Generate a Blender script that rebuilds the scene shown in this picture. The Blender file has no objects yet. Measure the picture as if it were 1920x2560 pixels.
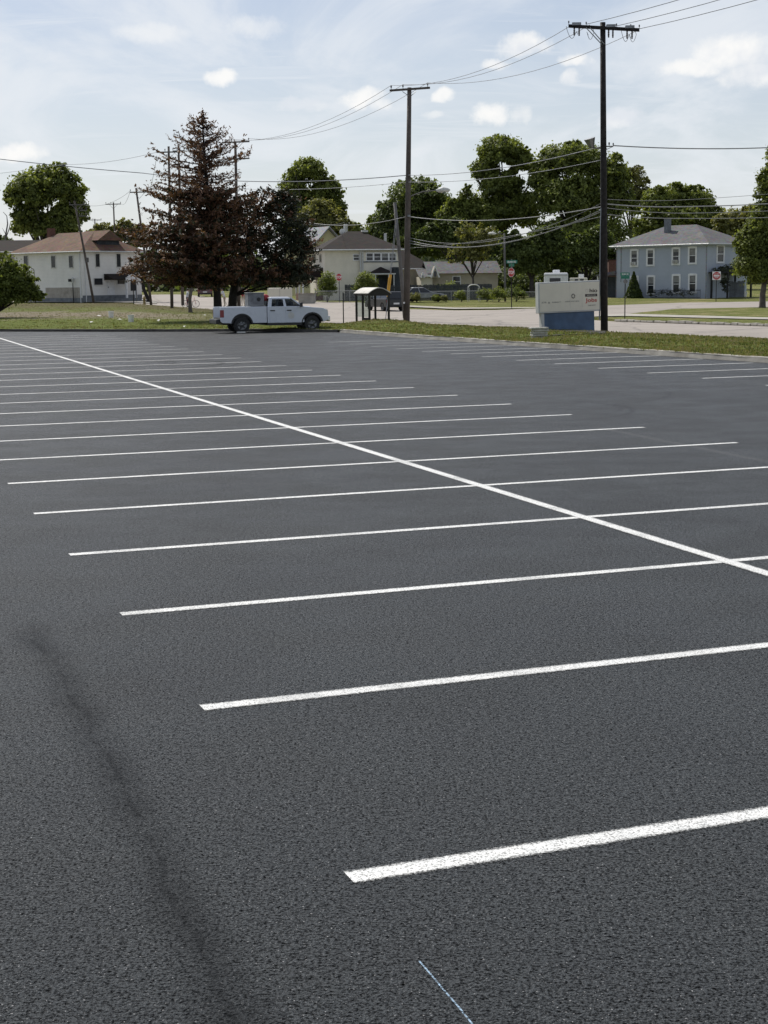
import bpy, bmesh, math, random
import numpy as np
from mathutils import Vector, Matrix, noise

rnd = random.Random(7)
S = bpy.context.scene
COL = S.collection
F, PITCH, ROLL, CAMZ = 3874.0, 0.147, -0.0124, 2.4
cp, sp = math.cos(PITCH), math.sin(PITCH)
FWD = Vector((0, cp, -sp)); UP0 = Vector((0, sp, cp)); R0 = Vector((1, 0, 0))
CR = R0*math.cos(ROLL) + UP0*math.sin(ROLL)
CU = -R0*math.sin(ROLL) + UP0*math.cos(ROLL)

# ------------------------------------------------------------------ placing
def tz(Y):
    pts = [(-1e4, 0), (125, 0), (165, .5), (200, .9), (240, 1.2), (1e5, 1.2)]
    for (a, za), (b, zb) in zip(pts, pts[1:]):
        if Y <= b: return za + (zb-za)*(Y-a)/(b-a)
    return 1.2
def ray(px, py):
    return FWD + CR*((px-960)/F) - CU*((py-1280)/F)
def at(px, py, Y):
    d = ray(px, py); s = Y/d.y
    return Vector((d.x*s, Y, CAMZ+d.z*s))
def ground(px, py, off=0.0):
    d = ray(px, py)
    lo, hi = 1.0, 320.0
    for _ in range(60):
        m = (lo+hi)/2
        if CAMZ + d.z*m/d.y > tz(m)+off: lo = m
        else: hi = m
    m = (lo+hi)/2
    return Vector((d.x*m/d.y, m, tz(m)+off))

# ------------------------------------------------------------------ objects
def tag(o, label=None, cat=None, group=None, kind=None):
    if label: o['label'] = label
    if cat: o['category'] = cat
    if group: o['group'] = group
    if kind: o['kind'] = kind
    return o
def link(name, me, mat=None, parent=None, smooth=False):
    o = bpy.data.objects.new(name, me); COL.objects.link(o)
    if mat is not None: me.materials.append(mat)
    if parent is not None: o.parent = parent
    if smooth and me.polygons: me.polygons.foreach_set('use_smooth', [True]*len(me.polygons))
    return o
def thing(name, label, cat, loc=(0, 0, 0), rz=0, group=None):
    o = bpy.data.objects.new(name, None); COL.objects.link(o)
    o.location = loc; o.rotation_euler = (0, 0, rz); o.empty_display_size = .3
    return tag(o, label, cat, group)
def children(o): return [c for c in bpy.data.objects if c.parent == o]
def dup(o, loc, rz, label, parent=None):
    c = o.copy(); COL.objects.link(c)
    if parent is None:
        c.location = loc; c.rotation_euler = (0, 0, rz); c['label'] = label
    else: c.parent = parent
    for ch in children(o): dup(ch, None, None, None, c)
    return c
def pyd(name, vs, fs, mat=None, parent=None, smooth=False):
    me = bpy.data.meshes.new(name); me.from_pydata([tuple(v) for v in vs], [], [tuple(f) for f in fs]); me.update()
    return link(name, me, mat, parent, smooth)

class MB:
    def __init__(s): s.v = []; s.f = []
    def box(s, x0, x1, y0, y1, z0, z1, M=None):
        b = len(s.v)
        P = [(x, y, z) for z in (z0, z1) for y in (y0, y1) for x in (x0, x1)]
        if M is not None: P = [tuple(M @ Vector(p)) for p in P]
        s.v += P
        s.f += [tuple(b+i for i in q) for q in ((0, 2, 3, 1), (4, 5, 7, 6), (0, 1, 5, 4), (2, 6, 7, 3), (0, 4, 6, 2), (1, 3, 7, 5))]
        return s
    def hexa(s, P):
        b = len(s.v); s.v += [tuple(p) for p in P]
        s.f += [tuple(b+i for i in q) for q in ((0, 3, 2, 1), (4, 5, 6, 7), (0, 1, 5, 4), (1, 2, 6, 5), (2, 3, 7, 6), (3, 0, 4, 7))]
        return s
    def tube(s, pts, r, n=8, cap=True):
        pts = [Vector(p) for p in pts]; rs = r if isinstance(r, (list, tuple)) else [r]*len(pts)
        b = len(s.v); a = None
        for i, p in enumerate(pts):
            d = (pts[min(i+1, len(pts)-1)]-pts[max(i-1, 0)])
            if d.length < 1e-9: d = Vector((0, 0, 1))
            d.normalize()
            if a is None: a = d.orthogonal().normalized()
            else:
                a = (a-d*a.dot(d)); a = a.normalized() if a.length > 1e-6 else d.orthogonal().normalized()
            c = d.cross(a)
            for k in range(n):
                t = 2*math.pi*k/n
                s.v.append(tuple(p+(a*math.cos(t)+c*math.sin(t))*rs[i]))
        for i in range(len(pts)-1):
            for k in range(n):
                k2 = (k+1) % n
                s.f.append((b+i*n+k, b+i*n+k2, b+(i+1)*n+k2, b+(i+1)*n+k))
        if cap:
            s.f.append(tuple(b+k for k in range(n))[::-1]); e = b+(len(pts)-1)*n
            s.f.append(tuple(e+k for k in range(n)))
        return s
    def prism(s, poly, y0, y1, plane='xz'):
        """poly of (a,b): extruded along the third axis from y0 to y1"""
        b = len(s.v); n = len(poly)
        for h in (y0, y1):
            for (a, c) in poly:
                s.v.append((a, h, c) if plane == 'xz' else ((h, a, c) if plane == 'yz' else (a, c, h)))
        s.f.append(tuple(range(b, b+n))); s.f.append(tuple(range(b+2*n-1, b+n-1, -1)))
        for i in range(n):
            j = (i+1) % n
            s.f.append((b+i, b+n+i, b+n+j, b+j))
        return s
    def lathe(s, prof, c=(0, 0, 0), n=16, axis='z'):
        b = len(s.v)
        for (r, h) in prof:
            for k in range(n):
                t = 2*math.pi*k/n; x, y = r*math.cos(t), r*math.sin(t)
                p = (x, y, h) if axis == 'z' else ((x, h, y) if axis == 'y' else (h, x, y))
                s.v.append((p[0]+c[0], p[1]+c[1], p[2]+c[2]))
        for i in range(len(prof)-1):
            for k in range(n):
                k2 = (k+1) % n
                s.f.append((b+i*n+k, b+i*n+k2, b+(i+1)*n+k2, b+(i+1)*n+k))
        return s
    def build(s, name, mat, parent=None, bevel=0, smooth=False):
        me = bpy.data.meshes.new(name); me.from_pydata(s.v, [], s.f); me.update()
        bm = bmesh.new(); bm.from_mesh(me)
        bmesh.ops.recalc_face_normals(bm, faces=bm.faces)
        bm.to_mesh(me); bm.free()
        o = link(name, me, mat, parent, smooth)
        if bevel:
            m = o.modifiers.new('bevel', 'BEVEL'); m.width = bevel; m.segments = 2; m.limit_method = 'ANGLE'; m.angle_limit = math.radians(35)
        return o

# ------------------------------------------------------------------ materials
class N:
    def __init__(s, tree): s.t = tree; s.n = tree.nodes; s.l = tree.links
    def new(s, typ, **kw):
        nd = s.n.new(typ)
        for k, v in kw.items(): setattr(nd, k, v)
        return nd
    def put(s, sock, v):
        if isinstance(v, bpy.types.NodeSocket): s.l.new(v, sock)
        elif v is not None: sock.default_value = v
    def math(s, op, a, b=None, c=None, clamp=False):
        nd = s.new('ShaderNodeMath', operation=op, use_clamp=clamp)
        s.put(nd.inputs[0], a)
        if b is not None: s.put(nd.inputs[1], b)
        if c is not None: s.put(nd.inputs[2], c)
        return nd.outputs[0]
    def vmath(s, op, a, b=None, out=0):
        nd = s.new('ShaderNodeVectorMath', operation=op); s.put(nd.inputs[0], a)
        if b is not None: s.put(nd.inputs[1], b)
        return nd.outputs[out]
    def noise(s, vec, scale, detail=4, rough=.55, dist=0.0, col=False):
        nd = s.new('ShaderNodeTexNoise'); s.put(nd.inputs['Vector'], vec)
        nd.inputs['Scale'].default_value = scale; nd.inputs['Detail'].default_value = detail
        nd.inputs['Roughness'].default_value = rough; nd.inputs['Distortion'].default_value = dist
        return nd.outputs['Color' if col else 'Fac']
    def ramp(s, fac, stops, interp='LINEAR'):
        nd = s.new('ShaderNodeValToRGB'); s.put(nd.inputs[0], fac); cr = nd.color_ramp; cr.interpolation = interp
        while len(cr.elements) < len(stops): cr.elements.new(.5)
        for e, (p, c) in zip(cr.elements, stops):
            e.position = p; e.color = (c, c, c, 1) if isinstance(c, (int, float)) else tuple(c)+(1,)
        return nd.outputs[0]
    def mix(s, fac, a, b, typ='MIX'):
        nd = s.new('ShaderNodeMix', data_type='RGBA', blend_type=typ); nd.clamp_factor = True
        s.put(nd.inputs[0], fac)
        s.put(nd.inputs[6], a+(1,) if isinstance(a, tuple) and len(a) == 3 else a)
        s.put(nd.inputs[7], b+(1,) if isinstance(b, tuple) and len(b) == 3 else b)
        return nd.outputs[2]
    def maprange(s, v, a, b, c=0.0, d=1.0, smooth=True):
        nd = s.new('ShaderNodeMapRange'); nd.interpolation_type = 'SMOOTHSTEP' if smooth else 'LINEAR'
        for i, x in enumerate((v, a, b, c, d)): s.put(nd.inputs[i], x)
        return nd.outputs[0]
def newmat(name):
    m = bpy.data.materials.new(name); m.use_nodes = True
    k = N(m.node_tree); bs = m.node_tree.nodes['Principled BSDF']
    return m, k, bs
def pos(k): return k.new('ShaderNodeNewGeometry').outputs['Position']
def objc(k): return k.new('ShaderNodeTexCoord').outputs['Object']
def bump(k, bs, h, strength=.4, dist=.02):
    nd = k.new('ShaderNodeBump'); nd.inputs['Strength'].default_value = strength; nd.inputs['Distance'].default_value = dist
    k.put(nd.inputs['Height'], h); k.l.new(nd.outputs[0], bs.inputs['Normal'])
def simple(name, col, rough=.6, metal=0, var=.25, scale=3.0, bmp=0.0, bscale=40, spec=None, dirt=0.0, coat=0):
    m, k, bs = newmat(name); P = objc(k)
    n1 = k.noise(P, scale, 5, .6)
    c2 = tuple(max(0, c*(1-var)) for c in col); c3 = tuple(min(1, c*(1+var*.6)) for c in col)
    c = k.ramp(n1, [(.3, c2), (.7, c3)])
    if dirt:
        n2 = k.noise(P, scale*.4, 6, .7); f = k.math('MULTIPLY', k.maprange(n2, .45, .75), dirt)
        c = k.mix(f, c, (col[0]*.35, col[1]*.32, col[2]*.28))
    k.put(bs.inputs['Base Color'], c)
    r = k.maprange(k.noise(P, scale*3, 3), .3, .7, rough*.85, min(1, rough*1.15)); k.put(bs.inputs['Roughness'], r)
    bs.inputs['Metallic'].default_value = metal
    if spec is not None: bs.inputs['Specular IOR Level'].default_value = spec
    if coat: bs.inputs['Coat Weight'].default_value = coat; bs.inputs['Coat Roughness'].default_value = .08
    if bmp: bump(k, bs, k.noise(P, bscale, 4), bmp, .02)
    return m
def siding(name, col, pitch=.14, dirt=.25):
    m, k, bs = newmat(name); P = objc(k)
    sx = k.new('ShaderNodeSeparateXYZ'); k.put(sx.inputs[0], P)
    fr = k.math('FRACT', k.math('DIVIDE', sx.outputs[2], pitch))
    n1 = k.noise(P, .8, 6, .65); n2 = k.noise(P, 6, 4)
    c = k.ramp(n1, [(.3, tuple(c*(1-dirt) for c in col)), (.65, col)])
    c = k.mix(k.maprange(fr, .86, .97, 0, .45), c, tuple(x*.3 for x in col))
    c = k.mix(k.math('MULTIPLY', n2, .16), c, tuple(x*.5 for x in col))
    k.put(bs.inputs['Base Color'], c); bs.inputs['Roughness'].default_value = .7
    bump(k, bs, fr, .5, .02); return m
def shingles(name, c1, c2):
    m, k, bs = newmat(name); P = objc(k)
    br = k.new('ShaderNodeTexVoronoi'); k.put(br.inputs['Vector'], k.vmath('MULTIPLY', P, (4.0, 4.0, 9.0))); br.inputs['Scale'].default_value = 1
    n1 = k.noise(P, .5, 6, .7)
    c = k.ramp(n1, [(.3, c1), (.7, c2)])
    c = k.mix(.35, c, k.mix(1.0, c, br.outputs['Color'], 'MULTIPLY'))
    w = k.noise(k.vmath('MULTIPLY', P, (1, 1, 14)), 1.2, 3)
    c = k.mix(k.maprange(w, .5, .7, 0, .35), c, tuple(x*.45 for x in c1))
    k.put(bs.inputs['Base Color'], c); bs.inputs['Roughness'].default_value = .9; bs.inputs['Specular IOR Level'].default_value = .2
    bump(k, bs, k.noise(P, 12, 4), .4, .03); return m
def leafmat(name, dark, light, trans=.35, scale=.35):
    m, k, bs = newmat(name)
    a = k.new('ShaderNodeAttribute'); a.attribute_name = 'tone'; P = pos(k)
    f = k.math('MULTIPLY_ADD', k.noise(P, scale, 3), .7, k.math('MULTIPLY', a.outputs['Fac'], .6))
    c = k.ramp(f, [(.3, dark), (.85, light)])
    k.put(bs.inputs['Base Color'], c); bs.inputs['Roughness'].default_value = .55; bs.inputs['Specular IOR Level'].default_value = .25
    tr = k.new('ShaderNodeBsdfTranslucent'); k.put(tr.inputs[0], k.mix(1.0, c, (1.0, 1.0, .45), 'MULTIPLY'))
    mx = k.new('ShaderNodeMixShader'); mx.inputs[0].default_value = trans
    k.l.new(bs.outputs[0], mx.inputs[1]); k.l.new(tr.outputs[0], mx.inputs[2])
    k.l.new(mx.outputs[0], k.n['Material Output'].inputs[0]); return m
def glassmat(name, tint=(.5, .55, .57), alpha=.75, rough=.04):
    m, k, bs = newmat(name)
    bs.inputs['Base Color'].default_value = (.02, .025, .03, 1); bs.inputs['Roughness'].default_value = rough
    k.put(bs.inputs['Roughness'], k.maprange(k.noise(objc(k), 4, 3), .3, .7, rough, rough+.06))
    tr = k.new('ShaderNodeBsdfTransparent'); tr.inputs[0].default_value = tint+(1,)
    mx = k.new('ShaderNodeMixShader'); mx.inputs[0].default_value = alpha
    k.l.new(bs.outputs[0], mx.inputs[1]); k.l.new(tr.outputs[0], mx.inputs[2])
    k.l.new(mx.outputs[0], k.n['Material Output'].inputs[0]); return m

M = {}
M['white_paint'] = simple('white_paint', (.72, .73, .74), .5, var=.1, dirt=.25)
M['offwhite'] = simple('offwhite', (.6, .6, .57), .6, var=.15, dirt=.4)
M['truck_white'] = simple('truck_white', (.55, .585, .64), .3, var=.04, scale=1.5, coat=.6, dirt=.08)
M['chrome'] = simple('chrome', (.55, .56, .58), .25, 1.0, .15)
M['rim_grey'] = simple('rim_grey', (.16, .165, .17), .4, .7, .3, dirt=.4)
M['rubber'] = simple('rubber', (.018, .018, .019), .8, var=.3, scale=8)
M['black_plastic'] = simple('black_plastic', (.016, .016, .018), .5, var=.3)
M['interior'] = simple('interior', (.05, .05, .052), .8)
M['tail_red'] = simple('tail_red', (.2, .01, .014), .2, var=.2, coat=.6)
M['lamp_clear'] = simple('lamp_clear', (.5, .5, .47), .15, .2, .2, coat=.8)
M['amber'] = simple('amber', (.6, .2, .03), .3)
M['steel'] = simple('steel', (.25, .26, .27), .45, .8, .3, dirt=.3)
M['grey_box'] = simple('grey_box', (.2, .21, .225), .6, .2, .45, scale=4, dirt=.6)
M['creosote'] = simple('creosote', (.014, .011, .010), .85, var=.5, scale=2, bmp=.6, bscale=25)
M['pole_wood'] = simple('pole_wood', (.1, .083, .072), .9, var=.4, scale=1.5, bmp=.6, bscale=25)
M['pole_grey'] = simple('pole_grey', (.13, .125, .12), .9, var=.35, scale=1.5, bmp=.4)
M['pole_steel'] = simple('pole_steel', (.2, .2, .2), .55, .4, .3)
M['ceramic'] = simple('ceramic', (.06, .05, .05), .3, var=.3)
M['wire'] = simple('wire', (.28, .29, .31), .6, .2, .2)
M['cable'] = simple('cable', (.24, .245, .245), .6, 0, .2)
M['concrete'] = simple('concrete', (.34, .32, .28), .9, var=.35, scale=1.2, bmp=.4, dirt=.5)
M['dark_kerb'] = simple('dark_kerb', (.06, .055, .05), .9, var=.5, scale=2, bmp=.4)
M['stone'] = simple('stone', (.4, .39, .35), .9, var=.3, scale=6, bmp=.6, dirt=.5)
M['bark'] = simple('bark', (.05, .042, .035), .95, var=.5, scale=3, bmp=.8, bscale=12)
M['bark_pale'] = simple('bark_pale', (.13, .11, .095), .95, var=.5, scale=3, bmp=.8, bscale=12)
M['bronze'] = simple('bronze', (.028, .026, .02), .5, .4, .3)
M['shelter_roof'] = simple('shelter_roof', (.5, .49, .45), .6, var=.15, dirt=.3)
M['brick_red'] = simple('brick_red', (.12, .055, .04), .9, var=.4, scale=6, bmp=.5)
M['stop_red'] = simple('stop_red', (.4, .02, .025), .45, var=.15)
M['sign_white'] = simple('sign_white', (.75, .75, .74), .45, var=.06)
M['sign_green'] = simple('sign_green', (.01, .16, .1), .45, var=.15)
M['yellow'] = simple('yellow', (.6, .33, .04), .55, var=.2)
M['bucket'] = simple('bucket', (.75, .75, .72), .5, var=.08, dirt=.15)
M['sign_cream'] = simple('sign_cream', (.68, .64, .53), .55, var=.1, scale=.8, dirt=.2)
M['sign_grey'] = simple('sign_grey', (.48, .49, .48), .5, var=.1, dirt=.2)
M['sign_blue'] = simple('sign_blue', (.07, .12, .20), .6, var=.35, scale=1.2, dirt=.3)
M['ink_dark'] = simple('ink_dark', (.035, .02, .02), .6)
M['ink_red'] = simple('ink_red', (.42, .05, .04), .6, var=.25)
M['ink_faint'] = simple('ink_faint', (.33, .32, .28), .6, var=.35, scale=8)
M['ink_pale'] = simple('ink_pale', (.57, .53, .47), .6)
M['ink_grey'] = simple('ink_grey', (.2, .19, .17), .6, var=.5, scale=9)
M['dark_fence'] = simple('dark_fence', (.035, .042, .05), .9, var=.4, scale=1.5, bmp=.4)
M['iron'] = simple('iron', (.02, .022, .024), .6, .5)
M['galv'] = simple('galv', (.3, .31, .31), .5, .7, .2)
M['car_black'] = simple('car_black', (.008, .008, .009), .35, var=.2, coat=.15)
M['car_maroon'] = simple('car_maroon', (.07, .012, .014), .3, var=.2, coat=.6)
M['red_tarp'] = simple('red_tarp', (.3, .02, .025), .6, var=.3, scale=6)
M['skin'] = simple('skin', (.35, .2, .14), .6, var=.1)
M['cloth_white'] = simple('cloth_white', (.6, .62, .65), .85, var=.15, scale=8)
M['cloth_dark'] = simple('cloth_dark', (.03, .032, .045), .9, var=.2, scale=8)
M['cloth_red'] = simple('cloth_red', (.35, .03, .04), .85, var=.3, scale=12)
M['cloth_khaki'] = simple('cloth_khaki', (.42, .37, .29), .85, var=.15, scale=8)
M['hair'] = simple('hair', (.03, .022, .018), .7)
M['pane'] = simple('pane', (.02, .024, .03), .12, var=.4, scale=1.5)
M['curtain'] = simple('curtain', (.22, .22, .21), .8, var=.3)
M['glass_tint'] = glassmat('glass_tint', (.35, .38, .4), .7)
M['glass_clear'] = glassmat('glass_clear', (.75, .85, .82), .72, .1)
M['paper'] = simple('paper', (.68, .67, .62), .8, var=.1)

# sun
SUN_AZ, SUN_EL = math.radians(32), math.radians(52)
SUNV = Vector((-math.sin(SUN_AZ)*math.cos(SUN_EL), math.cos(SUN_AZ)*math.cos(SUN_EL), math.sin(SUN_EL)))
sl = bpy.data.lights.new('sun', 'SUN'); sl.energy = 4.9; sl.angle = math.radians(.53); sl.color = (1, .955, .88)
so = bpy.data.objects.new('sun', sl); COL.objects.link(so); so.rotation_euler = SUNV.to_track_quat('Z', 'Y').to_euler(); so.location = (0, 0, 60)

# ------------------------------------------------------------------ sky
W = bpy.data.worlds.new('World'); S.world = W; W.use_nodes = True
k = N(W.node_tree); bg = W.node_tree.nodes['Background']
sky = k.new('ShaderNodeTexSky', sky_type='NISHITA', sun_disc=False)
sky.sun_elevation = SUN_EL; sky.sun_rotation = -SUN_AZ
sky.air_density = 1.0; sky.dust_density = 1.2; sky.ozone_density = 1.0; sky.altitude = 300
D = k.vmath('NORMALIZE', k.new('ShaderNodeTexCoord').outputs['Generated'])
sx = k.new('ShaderNodeSeparateXYZ'); k.put(sx.inputs[0], D)
el = k.math('MAXIMUM', sx.outputs[2], 0.02)
# flat cloud deck coordinates: direction divided by elevation
cx = k.new('ShaderNodeCombineXYZ'); k.put(cx.inputs[0], k.math('DIVIDE', sx.outputs[0], k.math('ADD', el, .12))); k.put(cx.inputs[1], k.math('DIVIDE', sx.outputs[1], k.math('ADD', el, .12)))
cir = k.noise(k.vmath('MULTIPLY', cx.outputs[0], (1.1, .55, 1)), 1.6, 7, .6, .6)
veil = k.math('MAXIMUM', k.maprange(cir, .40, .66, 0.0, .72), k.maprange(k.noise(k.vmath('MULTIPLY', cx.outputs[0], (.5, 2.4, 1)), 2.2, 7, .65, .8), .5, .75, 0, .6))
wob = k.noise(D, 34, 5, .6, col=True)
Dw = k.vmath('ADD', D, k.vmath('MULTIPLY', k.vmath('SUBTRACT', wob, (.5, .5, .5)), (.030, .030, .016)))
fine = k.noise(D, 60, 6, .65)
CL = [(1300, 117, 44, 24, 1.0), (1240, 158, 26, 12, .7), (1432, 150, 36, 15, .8), (1420, 193, 22, 13, .7), (1225, 282, 36, 22, .9), (1292, 288, 26, 16, .5),
      (900, 250, 52, 22, .9), (1115, 236, 30, 14, .8), (745, 262, 46, 15, .6), (565, 200, 34, 17, .85), (1560, 293, 52, 18, .75), (1085, 290, 30, 9, .4),
      (1840, 135, 95, 34, 1.0), (1720, 168, 62, 20, .8), (1890, 185, 70, 26, .8), (40, 380, 52, 19, .9), (640, 70, 60, 22, .4), (380, 88, 70, 18, .35), (1060, 376, 26, 9, .35), (-120, 250, 90, 24, .7), (2150, 240, 120, 40, .9), (960, 268, 24, 14, .6)]
cum = None; core = None
up = Vector((0, 0, 1))
for (px, py, rx, ry, am) in CL:
    c = ray(px, py).normalized(); rr = c.cross(up).normalized(); uu = rr.cross(c)
    a = k.math('DIVIDE', k.vmath('DOT_PRODUCT', k.vmath('SUBTRACT', Dw, tuple(c)), tuple(rr), 1), rx/F)
    b = k.math('DIVIDE', k.vmath('DOT_PRODUCT', k.vmath('SUBTRACT', Dw, tuple(c)), tuple(uu), 1), ry/F)
    d2 = k.math('ADD', k.math('MULTIPLY', a, a), k.math('MULTIPLY', b, b))
    d2 = k.math('ADD', d2, k.math('MULTIPLY', k.math('SUBTRACT', fine, .5), 3.4))
    m = k.maprange(d2, 2.3, -.1, 0, min(1, am*1.15))
    cum = m if cum is None else k.math('MAXIMUM', cum, m)
skyc = k.mix(1.0, sky.outputs[0], (.092, .088, .094), 'MULTIPLY')
hz = k.maprange(sx.outputs[2], .0, .30, 0.62, 0.15)
skyc = k.mix(hz, skyc, (.76, .82, .86))
skyc = k.mix(veil, skyc, (.82, .855, .90))
skyc = k.mix(k.math('MULTIPLY', cum, .92), skyc, k.ramp(k.noise(D, 22, 4, .6), [(.38, (.80, .83, .88)), (.55, (1.0, .99, .97))]))
k.put(bg.inputs[0], skyc); bg.inputs[1].default_value = 1.0

# ------------------------------------------------------------------ parking lot grid
AZ, OX, OY, SK = .3327, -.1618, 6.0316, .0314
GA = Vector((-math.sin(AZ), math.cos(AZ), 0)); GB = Vector((math.cos(AZ+SK), math.sin(AZ+SK), 0))
GO = Vector((OX, OY, 0)); PITCHM = 2.74
def gp(k_, w): return GO + GA*(PITCHM*k_) + GB*w

KERB = [(-900, 822), (-400, 826), (0, 829), (300, 829.5), (560, 829), (700, 829), (850, 831), (937, 838), (1249, 861), (1539, 881), (1770, 897), (1920, 907), (2400, 945), (3000, 1000)]
ROADE = [(-900, 764), (-400, 762), (0, 760), (280, 758), (333, 760), (381, 763), (532, 774), (600, 784), (700, 799), (800, 811), (852, 815), (894, 808), (937, 800.5), (976, 801.5), (1017, 806), (1065, 813), (1217, 820), (1336, 826), (1520, 835.6), (1692, 842), (1920, 853), (2400, 872), (3000, 895)]
def interp(tab, x):
    for (a, ya), (b, yb) in zip(tab, tab[1:]):
        if x <= b:
            return ya + (yb-ya)*(x-a)/(b-a)
    return tab[-1][1]

# asphalt
mA, k, bs = newmat('asphalt'); P = pos(k)
big = k.noise(P, .12, 5, .6); med = k.noise(P, .9, 5, .6)
gr = k.noise(P, 150, 2, .6); gr2 = k.noise(P, 78, 2.5, .62, .15); spk_ = k.noise(P, 85, 1, .5); gr3 = k.noise(P, 30, 2, .6)
base = k.ramp(big, [(.3, (.012, .0137, .0145)), (.7, (.018, .020, .021))])
mot = k.maprange(k.noise(P, .55, 6, .68, .5), .36, .66)
base = k.mix(k.math('MULTIPLY', mot, .25), base, (.018, .019, .021))
pit = k.maprange(k.math('ADD', k.math('MULTIPLY', gr2, .72), k.math('MULTIPLY', gr3, .28)), .33, .60)
base = k.mix(1.0, base, k.ramp(pit, [(0, .05), (.5, .8), (1, 3.2)]), 'MULTIPLY')
base = k.mix(k.maprange(spk_, .68, .76, 0, .85), base, (.34, .34, .34))
# streaks of sealer across the bays
ax = k.new('ShaderNodeMapping'); ax.vector_type = 'TEXTURE'; k.put(ax.inputs[0], P); ax.inputs['Rotation'].default_value = (0, 0, AZ)
st = k.noise(k.vmath('MULTIPLY', ax.outputs[0], (.25, 2.2, 1)), 1.0, 4, .6)
base = k.mix(k.maprange(st, .60, .74, 0, .25), base, (.026, .028, .03))
# damp seam line and tyre arcs, fixed to the ground
def seg_mask(k, P, A, B, w, wobble=.12):
    A2, B2 = Vector((A.x, A.y, 0)), Vector((B.x, B.y, 0)); d = (B2-A2); L = d.length; d.normalize(); nrm = Vector((-d.y, d.x, 0))
    r = k.vmath('SUBTRACT', P, tuple(A2))
    tt = k.vmath('DOT_PRODUCT', r, tuple(d), 1); nn = k.vmath('DOT_PRODUCT', r, tuple(nrm), 1)
    nn = k.math('ABSOLUTE', k.math('ADD', nn, k.math('MULTIPLY', k.math('SUBTRACT', k.noise(P, 1.7, 4), .5), wobble*2)))
    m = k.maprange(nn, w, w*.1)
    m = k.math('MULTIPLY', m, k.maprange(tt, -.3, .2)); m = k.math('MULTIPLY', m, k.maprange(tt, L+.3, L-.2))
    return m
SEAM = [(75, 1565), (120, 1640), (232, 1840), (382, 2118), (520, 2410), (620, 2640)]
SEAM = [ground(x, y) for x, y in SEAM]
seam = None
for A, B in zip(SEAM, SEAM[1:]):
    m = k.math('MAXIMUM', k.math('MULTIPLY', seg_mask(k, P, A, B, .20, .10), .6), k.math('MULTIPLY', seg_mask(k, P, A, B, .055, .12), .9)); seam = m if seam is None else k.math('MAXIMUM', seam, m)
seam = k.math('MULTIPLY', seam, k.maprange(k.noise(P, 2.2, 5, .7), .32, .56, .3, 1.0))
base = k.mix(seam, base, (.011, .012, .013))
pale = seg_mask(k, P, ground(1500, 1070), ground(2100, 1190), .12, .05)
base = k.mix(k.math('MULTIPLY', pale, .3), base, (.12, .12, .12))
def arc(k, P, c, r, w, amt, base, n0):
    rel = k.vmath('SUBTRACT', P, (c.x, c.y, 0)); d = k.vmath('LENGTH', rel, out=1)
    m = k.maprange(k.math('ABSOLUTE', k.math('SUBTRACT', d, r)), w, w*.2)
    m = k.math('MULTIPLY', m, k.maprange(k.vmath('DOT_PRODUCT', rel, (1, 0, 0), 1), r*.05, r*.8, 0, 1))
    m = k.math('MULTIPLY', m, k.maprange(k.noise(P, n0, 3), .35, .55, amt*.4, amt)); return k.mix(m, base, (.008, .008, .009)), m
arcs = None
for (px, py, r, w, amt) in ((195, 911, 3.0, .20, 1), (205, 911, 2.6, .1, .8), (320, 912, 2.9, .14, .9), (372, 913, 2.7, .08, .8), (1232, 1026, 2.6, .10, .5), (1240, 1022, 2.35, .05, .4), (60, 905, 3.4, .1, .7), (1180, 985, 4.2, .07, .5)):
    base, m = arc(k, P, ground(px, py), r, w, amt, base, .5); arcs = m if arcs is None else k.math('MAXIMUM', arcs, m)
seam = k.math('MAXIMUM', seam, k.math('MULTIPLY', arcs, .8))
k.put(bs.inputs['Base Color'], base)
k.put(bs.inputs['Roughness'], k.maprange(med, .3, .7, .40, .52))
sp_l = k.math('MULTIPLY', k.maprange(pit, 0, 1, .0, .26, False), k.math('SUBTRACT', 1.0, k.math('MULTIPLY', mot, .14)))
sp_l = k.math('MULTIPLY', sp_l, k.math('SUBTRACT', 1.0, k.math('MULTIPLY', seam, .6)))
k.put(bs.inputs['Specular IOR Level'], sp_l)
hgt = k.math('ADD', gr2, k.math('MULTIPLY', gr, .45))
bump(k, bs, hgt, 1.0, .020)
M['asphalt'] = mA

# paint for the stall lines: UV x across (0..1), speckled by the stone beneath, ragged at the edges
mp, k, bs = newmat('line_paint'); P = pos(k)
uv = k.new('ShaderNodeUVMap').outputs[0]; sxx = k.new('ShaderNodeSeparateXYZ'); k.put(sxx.inputs[0], uv)
e = k.math('ABSOLUTE', k.math('SUBTRACT', sxx.outputs[0], .5))
e = k.math('ADD', e, k.math('MULTIPLY', k.math('SUBTRACT', k.noise(P, 80, 3, .7), .5), .5))
cov = k.maprange(e, .48, .26)
spk = k.maprange(k.noise(P, 115, 2, .6), .38, .50)
cov = k.math('MULTIPLY', cov, k.maprange(spk, 0, 1, .35, 1, False))
cov = k.math('MULTIPLY', cov, k.maprange(k.noise(P, 1.3, 5), .30, .52, .74, 1))
k.put(bs.inputs['Base Color'], k.ramp(k.noise(P, 8, 4), [(.3, (.60, .61, .60)), (.7, (.72, .72, .70))]))
bs.inputs['Roughness'].default_value = .6; bump(k, bs, k.noise(P, 90, 3), .4, .006)
tr = k.new('ShaderNodeBsdfTransparent'); mx = k.new('ShaderNodeMixShader'); k.put(mx.inputs[0], cov)
k.l.new(tr.outputs[0], mx.inputs[1]); k.l.new(bs.outputs[0], mx.inputs[2]); k.l.new(mx.outputs[0], k.n['Material Output'].inputs[0])
M['line_paint'] = mp

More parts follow.
